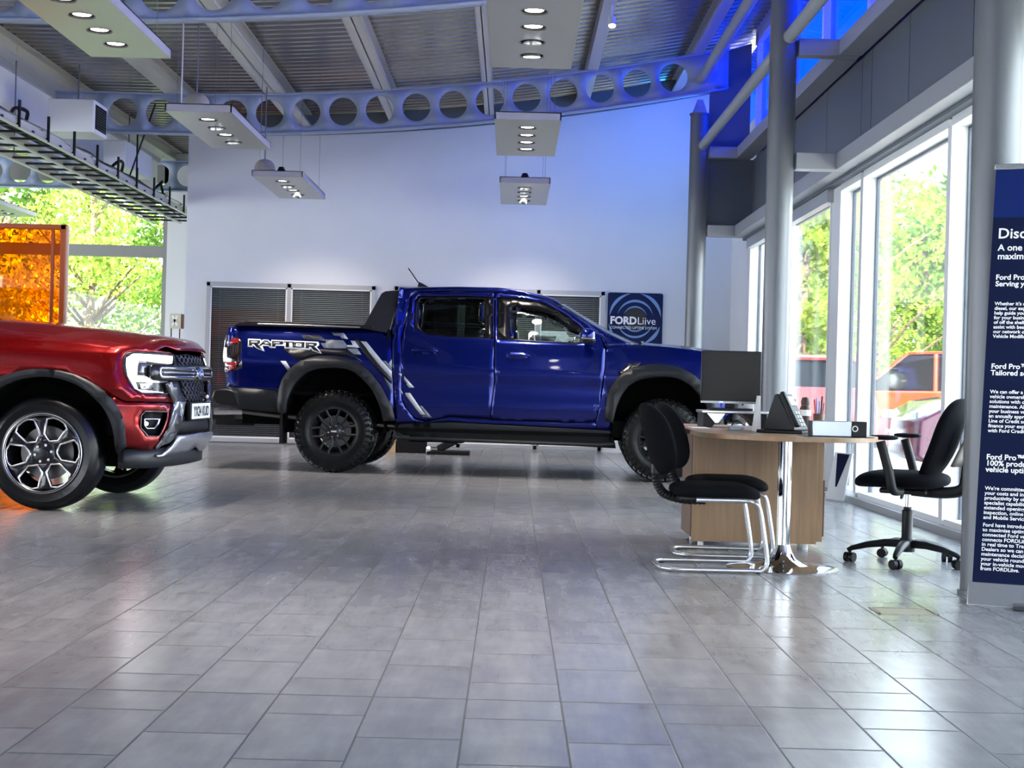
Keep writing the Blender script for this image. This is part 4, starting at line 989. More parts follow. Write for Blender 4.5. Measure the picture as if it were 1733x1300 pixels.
fd = tb(c2, [(270, 190), (420, 200), (560, 232), (680, 290), (800, 375), (880, 455), (903, 520), (900, 620), (888, 740), (868, 860), (845, 935), (700, 938), (241, 922), (267, 700)])
fdlo = tb(c2, [(278, 215), (420, 222), (560, 252), (680, 318), (780, 400), (800, 440), (760, 487), (500, 472), (278, 459)])
rdo = B.panel('rear_door', rd, sblue, blue, holes=[rdlo], step=.05); fdo = B.panel('front_door', fd, sblue, blue, holes=[fdlo], step=.05)
rgl = tb(c1, [(1290, 418), (1262, 385), (1262, 235), (1270, 222), (1505, 220)]) + tb(c2, [(205, 222), (205, 445), (0, 441)])
fgl = tb(w6, [(910, 270), (945, 255), (1150, 285), (1270, 320), (1370, 375), (1420, 425), (1470, 452), (1530, 465), (1545, 560), (1525, 575), (1200, 560), (925, 543), (912, 520)])
B.panel('window_trim', rdlo, sblue, M['gloss_black'], holes=[rgl], off=-.006, parent=rdo)
B.panel('window_trim', fdlo, sblue, M['gloss_black'], holes=[fgl], off=-.006, parent=fdo)
B.panel('window_glass', rgl, sblue, M['tint_glass'], off=-.014, thick=.004, parent=rdo); B.panel('window_glass', fgl, sblue, M['car_glass'], off=-.014, thick=.004, parent=fdo)
rail = tb(c1, [(1162, 165)]) + tb(c2, [(0, 158), (150, 160), (300, 165), (460, 190), (600, 230), (740, 320), (900, 420), (1040, 487)])
cab = tb(c1, [(1112, 640), (1108, 425)]) + rail + tb(c2, [(912, 508), (884, 448), (804, 370), (684, 284), (562, 226), (421, 194), (270, 184), (0, 177)]) + tb(c1, [(1238, 184), (1210, 212), (1185, 328), (1158, 440), (1158, 640), (1160, 802), (1180, 853), (1237, 920), (1298, 941)]) + tb(c2, [(0, 909), (240, 928), (700, 944), (850, 941), (852, 985), (500, 965), (0, 938)]) + tb(c1, [(1150, 947), (1122, 937)])
B.panel('cab_side', cab, sblue, blue, step=.045)
B.panel('door_gap_backing', tb(c1, [(1130, 470), (1300, 470)]) + tb(c2, [(0, 480), (740, 515), (960, 530), (930, 900), (860, 960), (0, 925)]) + tb(c1, [(1150, 930)]), sblue, M['under_black'], off=-.03)  # dark sheet set behind the doors so the shut gaps read as shade
fen = tb(c2, [(916, 512), (1040, 489), (1300, 510), (1480, 535)]) + [(3.98, 1.265), (4.10, 1.20), (4.14, 1.0), (4.14, .80), (4.02, .72)] + [(a + AX, b) for a, b in arch_mid] + tb(c2, [(935, 985), (857, 985), (850, 941), (873, 860), (893, 740), (905, 620), (908, 520)])
B.panel('front_fender', fen, sblue, blue, step=.05)
vent = tb(c2, [(975, 655), (1040, 602), (1112, 592), (1090, 628), (1000, 672)]); vp = B.panel('fender_vent', vent, sblue, blk, off=.006, thick=.012, step=.05)
B.panel('vent_insert', tb(c2, [(990, 652), (1045, 612), (1098, 602), (1082, 622), (1005, 662)]), sblue, M['dark_chrome'], off=.010, thick=.004, step=.04, parent=vp)
sill = tb(c1, [(1150, 949)]) + tb(c2, [(0, 941), (500, 968), (940, 990), (965, 1088), (500, 1062), (0, 1040)]) + tb(c1, [(1180, 1012), (1135, 990)])
B.panel('sill_trim', sill, sblue, M['sill_grey'], off=.012, thick=.03)
for yy in (.03, WB - .03): MB().tube([(.62, yy, .385), (.75, yy - (.03 if yy < 1 else -.03), .375), (2.7, yy - (.03 if yy < 1 else -.03), .36), (2.85, yy, .37)], .032, 10, flat=.6).build('side_step', M['sill_grey'], pk)
# handles
for tr, pts in ((c2, [(335, 541), (465, 548), (465, 562), (335, 556)]), (c1, [(1225, 514), (1368, 518), (1368, 534), (1228, 530)])):
    q = tb(tr, pts); u0, u1 = q[0][0], q[1][0]; v = (q[0][1] + q[2][1]) / 2; par = fdo if tr is c2 else rdo
    for fi_, pr in enumerate(par):
        y0 = float(sblue(u0, v)[1]) - .022; yy = y0 if fi_ == 0 else WB - y0
        MB().tube(spline([(u0, y0 + .02 if fi_ == 0 else WB - y0 - .02, v), (u0 + .03, yy, v), ((u0 + u1) / 2, yy, v + .004), (u1 - .02, yy, v), (u1, y0 + .02 if fi_ == 0 else WB - y0 - .02, v)], 4), .013, 10).build('door_handle', blue, pr)
    B.panel('handle_recess', smin([(u0 + .02, v - .035), (u1 - .04, v - .035), (u1 - .02, v), (u1 - .04, v + .03), (u0 + .02, v + .03), (u0, v)], 3), sblue, M['blue_paint'], off=.0012, thick=.001, parent=par, step=.05)
# decals
def dec(name, tr, pts, m, off=.0025, par=None): B.panel(name, tb(tr, pts), sblue, M[m], off=off, thick=.0006, step=.12, es=.10, parent=par, far=False)
W_ = [(125, 228), (385, 240), (400, 268), (445, 245), (545, 250), (600, 300), (612, 250), (1590, 292), (1612, 330), (1608, 375), (1560, 400), (1610, 460), (1670, 548), (1560, 510), (1465, 480), (1440, 430), (1418, 462), (1030, 440), (885, 435), (880, 380), (700, 375), (700, 425), (580, 420), (545, 385), (430, 375), (440, 430), (472, 500), (300, 430), (225, 365), (222, 405), (112, 400)]
dec('lettering_outline', g1, W_, 'text_white', .003)
BL = [([(145, 255), (370, 262), (380, 285), (375, 320), (330, 350), (400, 430), (440, 475), (310, 415), (250, 345), (205, 335), (205, 372), (140, 368)], [(205, 280), (320, 285), (310, 305), (205, 300)]),
 ([(350, 375), (460, 262), (540, 268), (610, 330), (606, 385), (590, 395), (550, 360), (430, 350), (390, 380)], [(470, 330), (490, 300), (520, 300), (545, 332)]),
 ([(625, 272), (858, 282), (863, 330), (840, 350), (700, 350), (690, 398), (625, 392)], [(690, 300), (790, 305), (780, 322), (690, 318)]),
 ([(872, 285), (1078, 292), (1070, 312), (985, 310), (980, 408), (912, 404), (915, 308), (872, 305)], None),
 ([(1050, 320), (1088, 300), (1305, 302), (1300, 418), (1060, 412)], [(1130, 325), (1245, 330), (1240, 395), (1120, 388)]),
 ([(1160, 352), (1215, 354), (1212, 368), (1158, 366)], None),
 ([(1330, 305), (1560, 318), (1565, 365), (1515, 395), (1590, 460), (1640, 525), (1490, 465), (1440, 400), (1400, 395), (1398, 432), (1330, 425)], [(1395, 338), (1500, 345), (1490, 365), (1395, 360)])]
Vt, Ft = [], []
for P, H in BL:
    V2, F2 = tri2d(tb(g1, P), [tb(g1, H)] if H else [], .3, .3); n = len(Vt); Vt += V2; Ft += [tuple(i + n for i in f) for f in F2]
B.place('lettering', Vt, Ft, sblue, M['decal_black'], .0045, .0006, None, False)
for tr, P, m in ((c1, [(480, 515), (850, 518), (938, 590), (860, 562), (740, 548), (650, 556), (585, 582), (545, 572)], 'decal_black'), (c1, [(575, 432), (690, 438), (730, 470), (600, 460)], 'decal_reflect'),  # the last patch here imitates a light reflection on the bed side
 (c1, [(460, 585), (492, 585), (527, 640), (510, 648)], 'decal_light'), (c1, [(557, 555), (570, 556), (597, 585), (580, 588)], 'decal_light'),
 (d3, [(165, 190), (390, 200), (440, 265), (430, 305), (140, 300), (95, 235), (165, 235)], 'decal_grey'), (d3, [(440, 307), (570, 303), (625, 385), (505, 380)], 'decal_grey'),
 (d3, [(485, 205), (540, 208), (600, 295), (445, 290), (435, 262), (515, 262)], 'decal_light'), (d3, [(240, 100), (358, 105), (396, 178), (370, 178), (345, 145), (275, 140)], 'decal_grey'), (d3, [(360, 105), (400, 108), (455, 185), (405, 180)], 'decal_light'),
 (d3, [(535, 180), (597, 180), (645, 250), (890, 562), (1018, 704), (1018, 760), (880, 640), (740, 470), (602, 292)], 'decal_black'), (d3, [(615, 212), (690, 218), (886, 460), (1018, 600), (1018, 695), (880, 545), (720, 350), (680, 290)], 'decal_light'),
 (d3, [(975, 505), (1018, 440), (1018, 552)], 'decal_light'), (d3, [(895, 462), (940, 467), (1018, 562), (1018, 592)], 'decal_grey'), (d3, [(915, 672), (1018, 775), (1018, 880), (985, 825)], 'decal_grey')):
    dec('body_decal', tr, P, m)
for P, m in (([(1178, 662), (1310, 810), (1240, 812), (1205, 765), (1218, 762), (1178, 705)], 'decal_light'), ([(1190, 878), (1255, 880), (1450, 1160), (1390, 1160), (1195, 910)], 'decal_light'), ([(1375, 1045), (1410, 1050), (1540, 1200), (1420, 1195), (1404, 1168), (1456, 1165)], 'decal_grey')):
    dec('door_decal', d3, P, m, par=rdo[0])
for P in ([(1103, 625), (1146, 632), (1146, 675)], [(1108, 825), (1128, 828), (1158, 880), (1158, 895)]): dec('body_decal', d3, P, 'decal_light')
# tail lamps, bumper, bed
tl = B.panel('tail_lamp', tb(t4, [(195, 218), (320, 225), (358, 260), (362, 600), (300, 620), (160, 650), (140, 520), (140, 400), (168, 262)]), sblue, M['lamp_smoke'], off=.010, thick=.02, step=.06)
for P in ([(192, 237), (325, 240), (320, 312), (185, 325)], [(165, 530), (305, 525), (290, 600), (168, 635)]): B.panel('red_lens', tb(t4, P), sblue, M['lamp_red'], off=.013, thick=.004, step=.06, parent=tl)
tx = float(tb(c1, [(140, 560)])[0][0])
ztb = float(tb(c1, [(200, 382)])[0][1])
MB().grid(lambda a, b: (tx + .03 - .06 * math.sin(math.pi * a), .14 + a * (WB - .28), .68 + b * (ztb - .70)), 16, 8).build('tailgate', blue, pk, solid=.05, soff=-1)
V, F = text2d('FORD', .24, .006, 'CENTER', 1.4); flat(V, F, lambda a, b: (tx - .035, WB / 2 - a, .98 + b)).build('tailgate_lettering', M['text_white'], pk, smooth=False, fixn=False)
q = tb(t4, [(40, 960), (60, 860), (185, 850), (250, 890), (318, 1100), (75, 1040)])
xb0 = min(a for a, b in q); zb0 = min(b for a, b in q); zb1 = max(b for a, b in q)
mb = MB(); bp = [(xb0, (zb0 + zb1) / 2 + .0), (xb0 + .03, zb1 - .01), (xb0 + .17, zb1), (xb0 + .32, zb1 - .04), (xb0 + .36, zb0), (xb0 + .06, zb0 + .05)]
mb.prism(bp, lambda a, b: (a, .07, b), lambda a, b: (a, WB - .07, b)); mb.build('rear_bumper', M['black_plastic'], pk, bevel=.02)
ex = B.trace(sblue, [(65, 1130), (330, 1132), (590, 1165)], t4, RG); e0, e1, e2 = [(a, .22, b + .0) for a, b in ex]
MB().cyl((e0[0] - .02, .2, e0[1] if False else e0[2]), (e1[0], .2, e1[2]), .036, 20).build('exhaust_tip', M['satin_silver'], pk)
MB().tube([(e1[0], .2, e1[2]), (e2[0], .2, e2[2]), (.2, .3, .50), (1.2, .5, .46)], .026, 10).build('exhaust_pipe', M['disc_metal'], pk)
MB().bb((xb0 - .12, WB / 2 - .25, .43), (xb0 + .3, WB / 2 - .19, .50)).build('tow_receiver', M['black_plastic'], pk, bevel=.005)
mb = MB(); mb.bb((xb0 - .10, .25, .36), (xb0 - .05, .31, .56)); mb.bb((xb0 - .05, .26, .5), (xb0 + .2, .31, .55)); mb.cyl((xb0 - .08, .28, .34), (xb0 - .08, .28, .50), .03, 12); mb.build('tow_hitch', M['black_plastic'], pk, bevel=.005)
zbt = float(tb(c1, [(600, 392)])[0][1]); xbf = float(tb(c1, [(1098, 425)])[0][0])
mb = MB(); mb.bb((tx + .03, .15, .78), (xbf, WB - .15, .82)); mb.build('bed_floor', M['under_black'], pk, smooth=False)
MB().bb((xbf - .03, .12, .78), (xbf + .0, WB - .12, zbt)).build('bed_bulkhead', M['under_black'], pk, smooth=False)
MB().grid(lambda a, b: (tx + .12 + a * (xbf - tx - .2), .16 + b * (WB - .32), zbt + .035 + .01 * math.sin(math.pi * b)), 12, 8).build('bed_cover', M['black_plastic'], pk, solid=.03)
for k, sgn in ((0, 1), (1, -1)):
    Y0 = .15 if k == 0 else WB - .15
    capt = tb(c1, [(200, 384), (232, 362), (275, 352), (420, 355), (700, 368), (1000, 385), (1000, 400), (600, 392), (300, 384)])
    mb = MB(); mb.prism(capt, lambda a, b: (a, Y0 - sgn * .04, b), lambda a, b: (a, Y0 + sgn * .05, b)); mb.build('bed_rail', M['black_plastic'], pk, bevel=.008)
    rr = tb(c1, [(340, 372), (560, 378), (930, 392)]); MB().tube([(a, Y0 - sgn * .055, b) for a, b in rr], .009, 8).build('rail_strip', M['satin_silver'], pk)
    # roll hoop panel between bed and cab
    hp = tb(c1, [(930, 396), (950, 370), (1040, 190), (1062, 178), (1150, 172), (1095, 425), (1020, 412)])
    mb = MB(); hn = [(a, float(sblue(a, b)[1]) + .0 if a > .62 else .12 + .40 * max(0, b - 1.45) , b) for a, b in hp]
    hn = [(a, .12 + .40 * max(0, b - 1.42), b) for a, b in hp]
    if k: hn = [(a, WB - y, b) for a, y, b in hn]
    n = len(hn); hm = [(a, y + sgn * .10, b) for a, y, b in hn]
    mb.add(hn + hm, [tuple(range(n)), tuple(range(n, 2 * n))[::-1]] + [(i, (i + 1) % n, n + (i + 1) % n, n + i) for i in range(n)]); mb.build('roll_hoop', M['flare_grey'] if False else mat('hoop_black', (.02, .02, .024), .35), pk, bevel=.01)
hp = tb(c1, [(1040, 190), (1150, 172)]); mb = MB(); mb.box(((hp[0][0] + hp[1][0]) / 2, WB / 2, hp[0][1] - .03), (.2, WB - .7, .07)); mb.build('roll_hoop_crossbar', MATS['hoop_black'], pk, bevel=.01)
# roof and glass
R3 = [(a, float(sblue(a, b)[1]), b) for a, b in spline(rail, 6)]
hd = 5 * 6 + 2
def across(P, bowx, bowz, ny=14):
    mb = MB(); V = []
    for x, y, z in P:
        for j in range(ny + 1):
            t = 2 * j / ny - 1; g = 1 - abs(t) ** 2.6; V.append((x + bowx * g, WB / 2 + t * (WB / 2 - y), z + bowz * g))
    F = [(i * (ny + 1) + j, (i + 1) * (ny + 1) + j, (i + 1) * (ny + 1) + j + 1, i * (ny + 1) + j + 1) for i in range(len(P) - 1) for j in range(ny)]
    return mb.add(V, F)
across(R3[:hd + 1], 0, .03).build('roof', blue, pk, solid=.012, fixn=True)
ws = R3[hd:]
mb = MB(); V = []; ny = 14
for k_, (x, y, z) in enumerate(ws):
    for j in range(ny + 1):
        t = 2 * j / ny - 1; g = 1 - t * t; V.append((x + (.05 + .11 * k_ / len(ws)) * g, WB / 2 + t * (WB / 2 - y), z + .02 * g))
F = [(i * (ny + 1) + j, (i + 1) * (ny + 1) + j, (i + 1) * (ny + 1) + j + 1, i * (ny + 1) + j + 1) for i in range(len(ws) - 1) for j in range(ny)]
mb.add(V, F); mb.build('windscreen', M['car_glass'], pk, solid=.005)
xr = R3[0][0]; MB().add([(xbf + .03, .2, zbt + .02), (xbf + .03, WB - .2, zbt + .02), (xr + .02, WB - .36, R3[0][2] - .03), (xr + .02, .36, R3[0][2] - .03)], [(0, 1, 2, 3)]).build('rear_window', M['tint_glass'], pk, solid=.006)
MB().bb((xbf + .02, .15, .6), (xbf + .05, WB - .15, zbt + .03)).build('cab_rear_panel', blue, pk, smooth=False)
# bonnet
hl = tb(c2, [(1040, 489), (1170, 499), (1300, 510), (1480, 535)]) + [(3.98, 1.265), (4.10, 1.20)]
H3 = [(a, float(sblue(a, b)[1]), b) for a, b in spline(hl, 4)]; mb = MB(); V = []; ny = 24
for i, (x, y, z) in enumerate(H3):
    f = i / (len(H3) - 1)
    for j in range(ny + 1):
        t = 2 * j / ny - 1; g = 1 - abs(t) ** 3; bul = .018 * (1 / (1 + math.exp((abs(t) - .55) * 25)))
        V.append((x + (.16 * (1 - f) + .12 * f) * (1 - t * t), WB / 2 + t * (WB / 2 - y), z + .022 * g + bul))
F = [(i * (ny + 1) + j, (i + 1) * (ny + 1) + j, (i + 1) * (ny + 1) + j + 1, i * (ny + 1) + j + 1) for i in range(len(H3) - 1) for j in range(ny)]
mb.add(V, F); mb.build('bonnet', blue, pk, solid=.01)
cw = hl[0]; MB().tube([(cw[0] + .12, .30, cw[1] + .02), (cw[0] + .17, WB / 2, cw[1] + .045), (cw[0] + .12, WB - .3, cw[1] + .02)], .018, 8).build('wiper_cowl', blk, pk)
# front end
def ff(x0, dx, z0, z1, y0=.12): return lambda a, b: (x0 + dx * (1 - (2 * a - 1) ** 4) + .02 * math.sin(math.pi * b), y0 + a * (WB - 2 * y0), z0 + (z1 - z0) * b)
MB().grid(ff(4.02, .16, .92, 1.215), 24, 6).build('grille', M['black_plastic'], pk, solid=.04)
V, F = text2d('FORD', .26, .008, 'CENTER', 1.25); flat(V, F, lambda a, b: (4.215, WB / 2 + a, .98 + b)).build('grille_lettering', M['flare_grey'], pk, smooth=False, fixn=False, solid=.01)
MB().grid(ff(4.03, .24, .62, .93, .08), 24, 8).build('front_bumper', M['flare_grey'], pk, solid=.05)
MB().grid(ff(3.98, .2, .44, .63, .2), 24, 6).build('skid_plate', M['satin_silver'], pk, solid=.02)
for yy in (.22, WB - .22): MB().ell((4.10, yy, 1.08), (.08, .13, .085), 20, 12, -1, .6).build('headlamp', M['led_on'] if False else mat('lamp_glass', (.5, .52, .55), .05, metal=.5), pk)
# mirror
mp_ = B.trace(lambda u, v: (u, u * 0 - .13, v), [(1600, 528)], w6, RG)[0]
for k in (0, 1):
    s_ = 1 if k == 0 else -1; Y0 = -.10 if k == 0 else WB + .10
    mir = MB().ell((mp_[0], Y0, mp_[1] + .012), (.075, .12, .075), 24, 14, -.1, .75).build('wing_mirror', blue, pk)
    MB().ell((mp_[0], Y0, mp_[1] - .012), (.078, .12, .018), 24, 10, -1, .6).build('chrome_band', M['chrome'], mir)
    q = MB().ell((mp_[0] + .012, Y0, 0), (.07, .115, .05), 24, 10, 0., .7); q.v = [(a, b, mp_[1] - .02 - c) for a, b, c in q.v]; q.build('lower_housing', M['black_plastic'], mir)
    MB().box((mp_[0] - .01, Y0 + s_ * .16, mp_[1] - .035), (.06, .14, .035)).build('mirror_arm', M['black_plastic'], mir, bevel=.01)
# antenna
an = [B.trace(lambda u, v: (u, u * 0 + .75, v), [q], w6, RG)[0] for q in ((88, 82), (185, 82), (100, 38), (58, -5), (130, 50), (2, -80))]
mb = MB(); mb.prism([an[0], an[1], an[4], an[2]], lambda a, b: (a, .73, b), lambda a, b: (a, .77, b)); mb.build('antenna_base', blk, pk, bevel=.006)
a0, a1 = an[2], tuple(B.trace(lambda u, v: (u, u * 0 + .75, v), [(691, 454)], lambda x, y: (x, y), RG)[0]); MB().cyl((a0[0] - .005, .75, a0[1] - .01), (a1[0], .75, a1[1]), .006, 8).build('antenna_mast', blk, pk)
# underside, wheel wells, axles, interior
mb = MB(); mb.bb((-.85, .45, .50), (4.0, WB - .45, .62)); 
for yy in (.5, WB - .56): mb.bb((-1.05, yy, .46), (4.0, yy + .08, .58))
mb.bb((1.1, .55, .34), (2.4, 1.35, .5)); mb.bb((.75, .25, .33), (1.3, .5, .42)); mb.build('chassis', M['under_black'], pk, smooth=False)
MB().bb((.62, .10, .44), (3.0, WB - .10, .60)).build('cab_floor', M['under_black'], pk, smooth=False)
for cx in (0, AX):
    for k in (0, 1):
        y0, y1 = (.075, .5) if k == 0 else (WB - .5, WB - .075)
        w = MB(); P = sh([(a, b) for a, b in spline(tb(c1, [(1062, 1000), (1060, 935), (1040, 850), (1000, 760), (930, 680), (850, 630), (740, 622), (640, 640), (560, 700), (510, 790), (492, 890), (490, 1000)]), 2)], cx)
        n = len(P); w.add([(a, y0, b) for a, b in P] + [(a, y1, b) for a, b in P], [(i, i + 1, n + i + 1, n + i) for i in range(n - 1)] + [tuple(range(n, 2 * n)) if k == 0 else tuple(range(n))]); w.build('wheel_well', M['under_black'], pk, smooth=False)
MB().cyl((0, .3, .41), (0, WB - .3, .41), .05, 12).build('rear_axle', M['under_black'], pk); MB().ell((0, WB / 2, .40), (.14, .12, .14), 16, 10).build('differential', M['under_black'], pk)
MB().cyl((AX, .3, .41), (AX, WB - .3, .41), .04, 12).build('front_axle', M['under_black'], pk)
for sx in (.6,): MB().bb((-.56, .06, .28), (-.53, .30, .62)).build('mud_flap', M['rubber'], pk, smooth=False); MB().bb((-.56, WB - .30, .28), (-.53, WB - .06, .62)).build('mud_flap', M['rubber'], pk, smooth=False)
for cx in (0, AX):
    make_wheel(B, 'wheel', (cx, .035, .420), .420, .285, .238, 'y', -1); make_wheel(B, 'wheel', (cx, WB - .035, .420), .420, .285, .238, 'y', 1)
for yy in (.55, WB - .55):
    mb = MB(); mb.box((1.62, yy, 1.12), (.14, .46, .62), ry3(-.18)); mb.box((1.57, yy, 1.50), (.10, .24, .14), ry3(-.1)); mb.box((1.85, yy, .86), (.5, .48, .14)); mb.build('front_seat', M['fabric_black'], pk, bevel=.04)
mb = MB(); mb.box((.86, WB / 2, 1.12), (.14, 1.3, .6), ry3(-.18)); mb.box((1.05, WB / 2, .86), (.45, 1.3, .14)); mb.build('rear_seat', M['fabric_black'], pk, bevel=.04)
MB().box((2.78, WB / 2, 1.18), (.35, WB - .5, .26)).build('dashboard', M['fabric_black'], pk, bevel=.05)
a = np.linspace(0, 2 * math.pi, 25)[:-1]; MB().tube([(2.42 + .06 * math.sin(t), .55 + .18 * math.cos(t), 1.24 + .17 * math.sin(t)) for t in a], .014, 8, closed=True).build('steering_wheel', M['fabric_black'], pk)
# ================================================================== red vehicle
OR = (-3.197, 10.05); TR = math.radians(-2.5); WR = 1.92
rv = thing('red_vehicle', 'glossy dark red pickup front with bright headlamp and machined wheel at the left edge', 'car', (OR[0], OR[1], 0), TR)
C = Body(rv, OR, TR, WR)
half = [(-3.2, 0), (-2, 0), (-1, 0), (-.5, 0), (0, 0), (.3, 0), (.44, .004), (.54, .022), (.62, .058), (.69, .12), (.745, .22), (.785, .36), (.815, .55), (.832, .75), (.838, .96)]
full = half + [(x, 1.92 - y) for x, y in half[-2::-1]]
sp = spline(full, 10); cum = [0.]
for a, b in zip(sp[:-1], sp[1:]): cum.append(cum[-1] + math.dist(a, b))
SPX = np.array([p[0] for p in sp]); SPY = np.array([p[1] for p in sp]); CU = np.array(cum); U0 = 3.2            # u = 3.2 + x along the near side
TX = np.gradient(SPX, CU); TY = np.gradient(SPY, CU)
def sred(u, v):
    u = np.asarray(u, float); v = np.asarray(v, float)
    x = np.interp(u, CU, SPX); y = np.interp(u, CU, SPY); tx_ = np.interp(u, CU, TX); ty_ = np.interp(u, CU, TY)
    d = .03 + .10 * np.clip((v - .92) / .28, 0, 1.3) ** 2.2 + .13 * np.clip((.62 - v) / .3, 0, 1.2) ** 2 - .012 * np.exp(-((v - .80) / .05) ** 2)
    fr = np.clip((u - 3.9) / .5, 0, 1) * np.clip((7.2 - u) / .5, 0, 1)
    d = d - fr * .035 * np.exp(-((v - .52) / .16) ** 2)
    return x - ty_ * d, y + tx_ * d, v
r3 = lambda x, y: (x / 3.6105, 520 + y / 3.6105)
r4 = lambda x, y: (180 + x / 4.8158, 560 + y / 4.8158)
UM = float(CU[-1] / 2); RR = ((2.0, UM + .25), (.15, 1.45))
def tr_(f, pts): return C.trace(sred, pts, f, RR)
red = M['red_paint']
zs = lambda x: 1.155 - .05 * max(0, x + .2) ** 1.3 - .03 * max(0, x - .4)
# wheel arch geometry (local, around the axle)
ai = spline(tr_(r3, [(716, 890), (700, 830), (660, 740), (590, 640), (480, 530), (370, 458), (252, 428)]), 3)
cxr = U0
_r = tr_(r3, [(703, 830)])[0]; _t = tr_(r3, [(250, 424)])[0]; _b = tr_(r3, [(716, 890)])[0]
_a, _h = _r[0] - U0, _t[1] - _r[1]
ai = [(_b[0], _b[1])] + [(U0 + _a * math.cos(t), _r[1] + _h * math.sin(t)) for t in np.linspace(0, math.pi / 2, 16)]
am = [(u + .025, z + .02) for u, z in ai]
left_i = [(2 * cxr - u, z) for u, z in ai[::-1] if u > cxr + .03]
left_i = [(2 * cxr - u, z) for u, z in ai[::-1][1:]]
ain = ai + left_i
arch = [(u + (u - cxr) * .06, z + .022) for u, z in ain]
seam_top = tr_(r4, [(60, 540), (150, 578), (540, 588)])
lamp_o = tr_(r4, [(140, 215), (165, 185), (230, 172), (400, 182), (550, 195), (565, 230), (560, 410), (500, 515), (290, 510), (225, 475), (160, 360), (138, 280)])
top = [(U0 + x, zs(x)) for x in (-3.0, -2.0, -1.2, -.8, -.4, 0, .2, .4)]
up_edge = tr_(r3, [(1000, 232), (1060, 262)])
# fender: from behind the wheel to the lamp and seam
fend = [(U0 - .95, .42), (U0 - .95, zs(-.95))] + [p for p in top if p[0] > U0 - .9] + tr_(r4, [(205, 120), (360, 140), (540, 180)]) + [(a, b) for a, b in chan(lamp_o, .006)[4::-1]] + [(a, b) for a, b in chan(lamp_o, .006)[:-6:-1]] + tr_(r4, [(292, 518), (500, 524), (538, 582), (150, 572), (62, 534)])
bot = [p for p in arch if p[1] > seam_top[0][1] - .02]
fend += [p for p in arch if True and not (p[0] > cxr and p[1] < seam_top[0][1])]
C.panel('front_fender', fend, sred, red, step=.08, es=.04)
bump = tr_(r4, [(62, 543), (150, 582), (540, 592), (522, 700), (440, 890), (380, 960), (340, 975), (160, 950)]) + [p for p in arch if p[0] > cxr and p[1] < seam_top[0][1] - .005]
fog = tr_(r4, [(288, 690), (318, 660), (502, 664), (430, 858), (340, 855), (282, 790)])
C.panel('bumper_cover', bump, sred, red, holes=[fog], step=.07, es=.035)
fg = C.panel('fog_lamp_recess', chan(fog, .004), sred, M['soft_black'], off=-.04, thick=.004)
C.panel('fog_trim', tr_(r4, [(320, 715), (465, 712), (420, 800), (345, 805), (325, 780)]), sred, M['satin_silver'], holes=[tr_(r4, [(332, 724), (450, 722), (412, 792), (350, 795), (335, 775)])], off=-.018, thick=.006, parent=fg)
for (a, b) in ((.0, 0),):
    q = tr_(r4, [(337, 758)])[0]; p = C.pt(sred, q[0], q[1], -.015); MB().ell(p, (.014, .014, .014), 14, 8).build('fog_bulb', M['led_on'], fg[0]); MB().ell((p[0], WR - p[1], p[2]), (.014, .014, .014), 14, 8).build('fog_bulb', M['led_on'], fg[1])
C.panel('recess_edge', chan(fog, .006), sred, M['dark_chrome'], holes=[fog], off=.003, thick=.01, step=.05, es=.03)
# headlamp
hl_ = C.panel('headlamp', lamp_o, sred, M['alloy_black'], off=-.022, thick=.006, step=.06, es=.03)
drl = tr_(r4, [(165, 215), (230, 178), (548, 198), (545, 262), (430, 252), (345, 240), (262, 235), (255, 300), (250, 370), (335, 375), (380, 405), (440, 412), (440, 422), (240, 415), (262, 478), (470, 500), (482, 516), (285, 508), (235, 478), (180, 380), (162, 280)])
C.panel('light_guide', drl, sred, M['led_on'], off=-.008, thick=.01, step=.05, es=.03, parent=hl_)
C.panel('lens_module', tr_(r4, [(262, 240), (335, 245), (340, 375), (255, 368)]), sred, M['dark_chrome'], off=-.012, thick=.008, step=.05, parent=hl_)
C.panel('reflector', tr_(r4, [(280, 430), (390, 425), (380, 470), (290, 468)]), sred, M['satin_silver'], off=-.014, thick=.005, step=.05, parent=hl_)
C.panel('lamp_surround', chan(lamp_o, .005), sred, M['decal_black'], holes=[chan(lamp_o, -.008)], off=.001, thick=.02, step=.05, es=.03)
# grille (spans the full width, mirrored about the centre)
def mirror_u(P): return [(2 * UM - u, v) for u, v in P[::-1]]
gl_ = tr_(r4, [(560, 192), (785, 193)]); gz = [gl_[0], (UM, gl_[1][1] + .004)]
gr_l = tr_(r4, [(568, 188), (700, 186)]) ; gb_l = tr_(r4, [(575, 410), (640, 600), (600, 760), (585, 830)])
gpoly = [gr_l[0], (UM, gr_l[1][1] + .012)] + [(2 * UM - gr_l[0][0], gr_l[0][1])] + [(2 * UM - u, v) for u, v in gb_l] + gb_l[::-1]
C.panel('grille_backing', gpoly, sred, M['soft_black'], off=-.03, thick=.01, far=False)
g_u0 = gr_l[0][0]; mb = MB(); rows = 11
zt_, zm_, zbm = gr_l[0][1] - .005, tr_(r4, [(640, 600)])[0][1], gb_l[-1][1]
def gbox(u, v, du, dv, rot):
    P = [(u + math.cos(rot) * a * du - math.sin(rot) * b * dv, v + math.sin(rot) * a * du + math.cos(rot) * b * dv) for a, b in ((-.5, -.5), (.5, -.5), (.5, .5), (-.5, .5))]
    V = [C.pt(sred, a, b, -.004) for a, b in P] + [C.pt(sred, a, b, -.026) for a, b in P]; mb.add(V, [(0, 1, 2, 3), (7, 6, 5, 4), (0, 4, 5, 1), (1, 5, 6, 2), (2, 6, 7, 3), (3, 7, 4, 0)])
v = zt_ - .02; r = 0
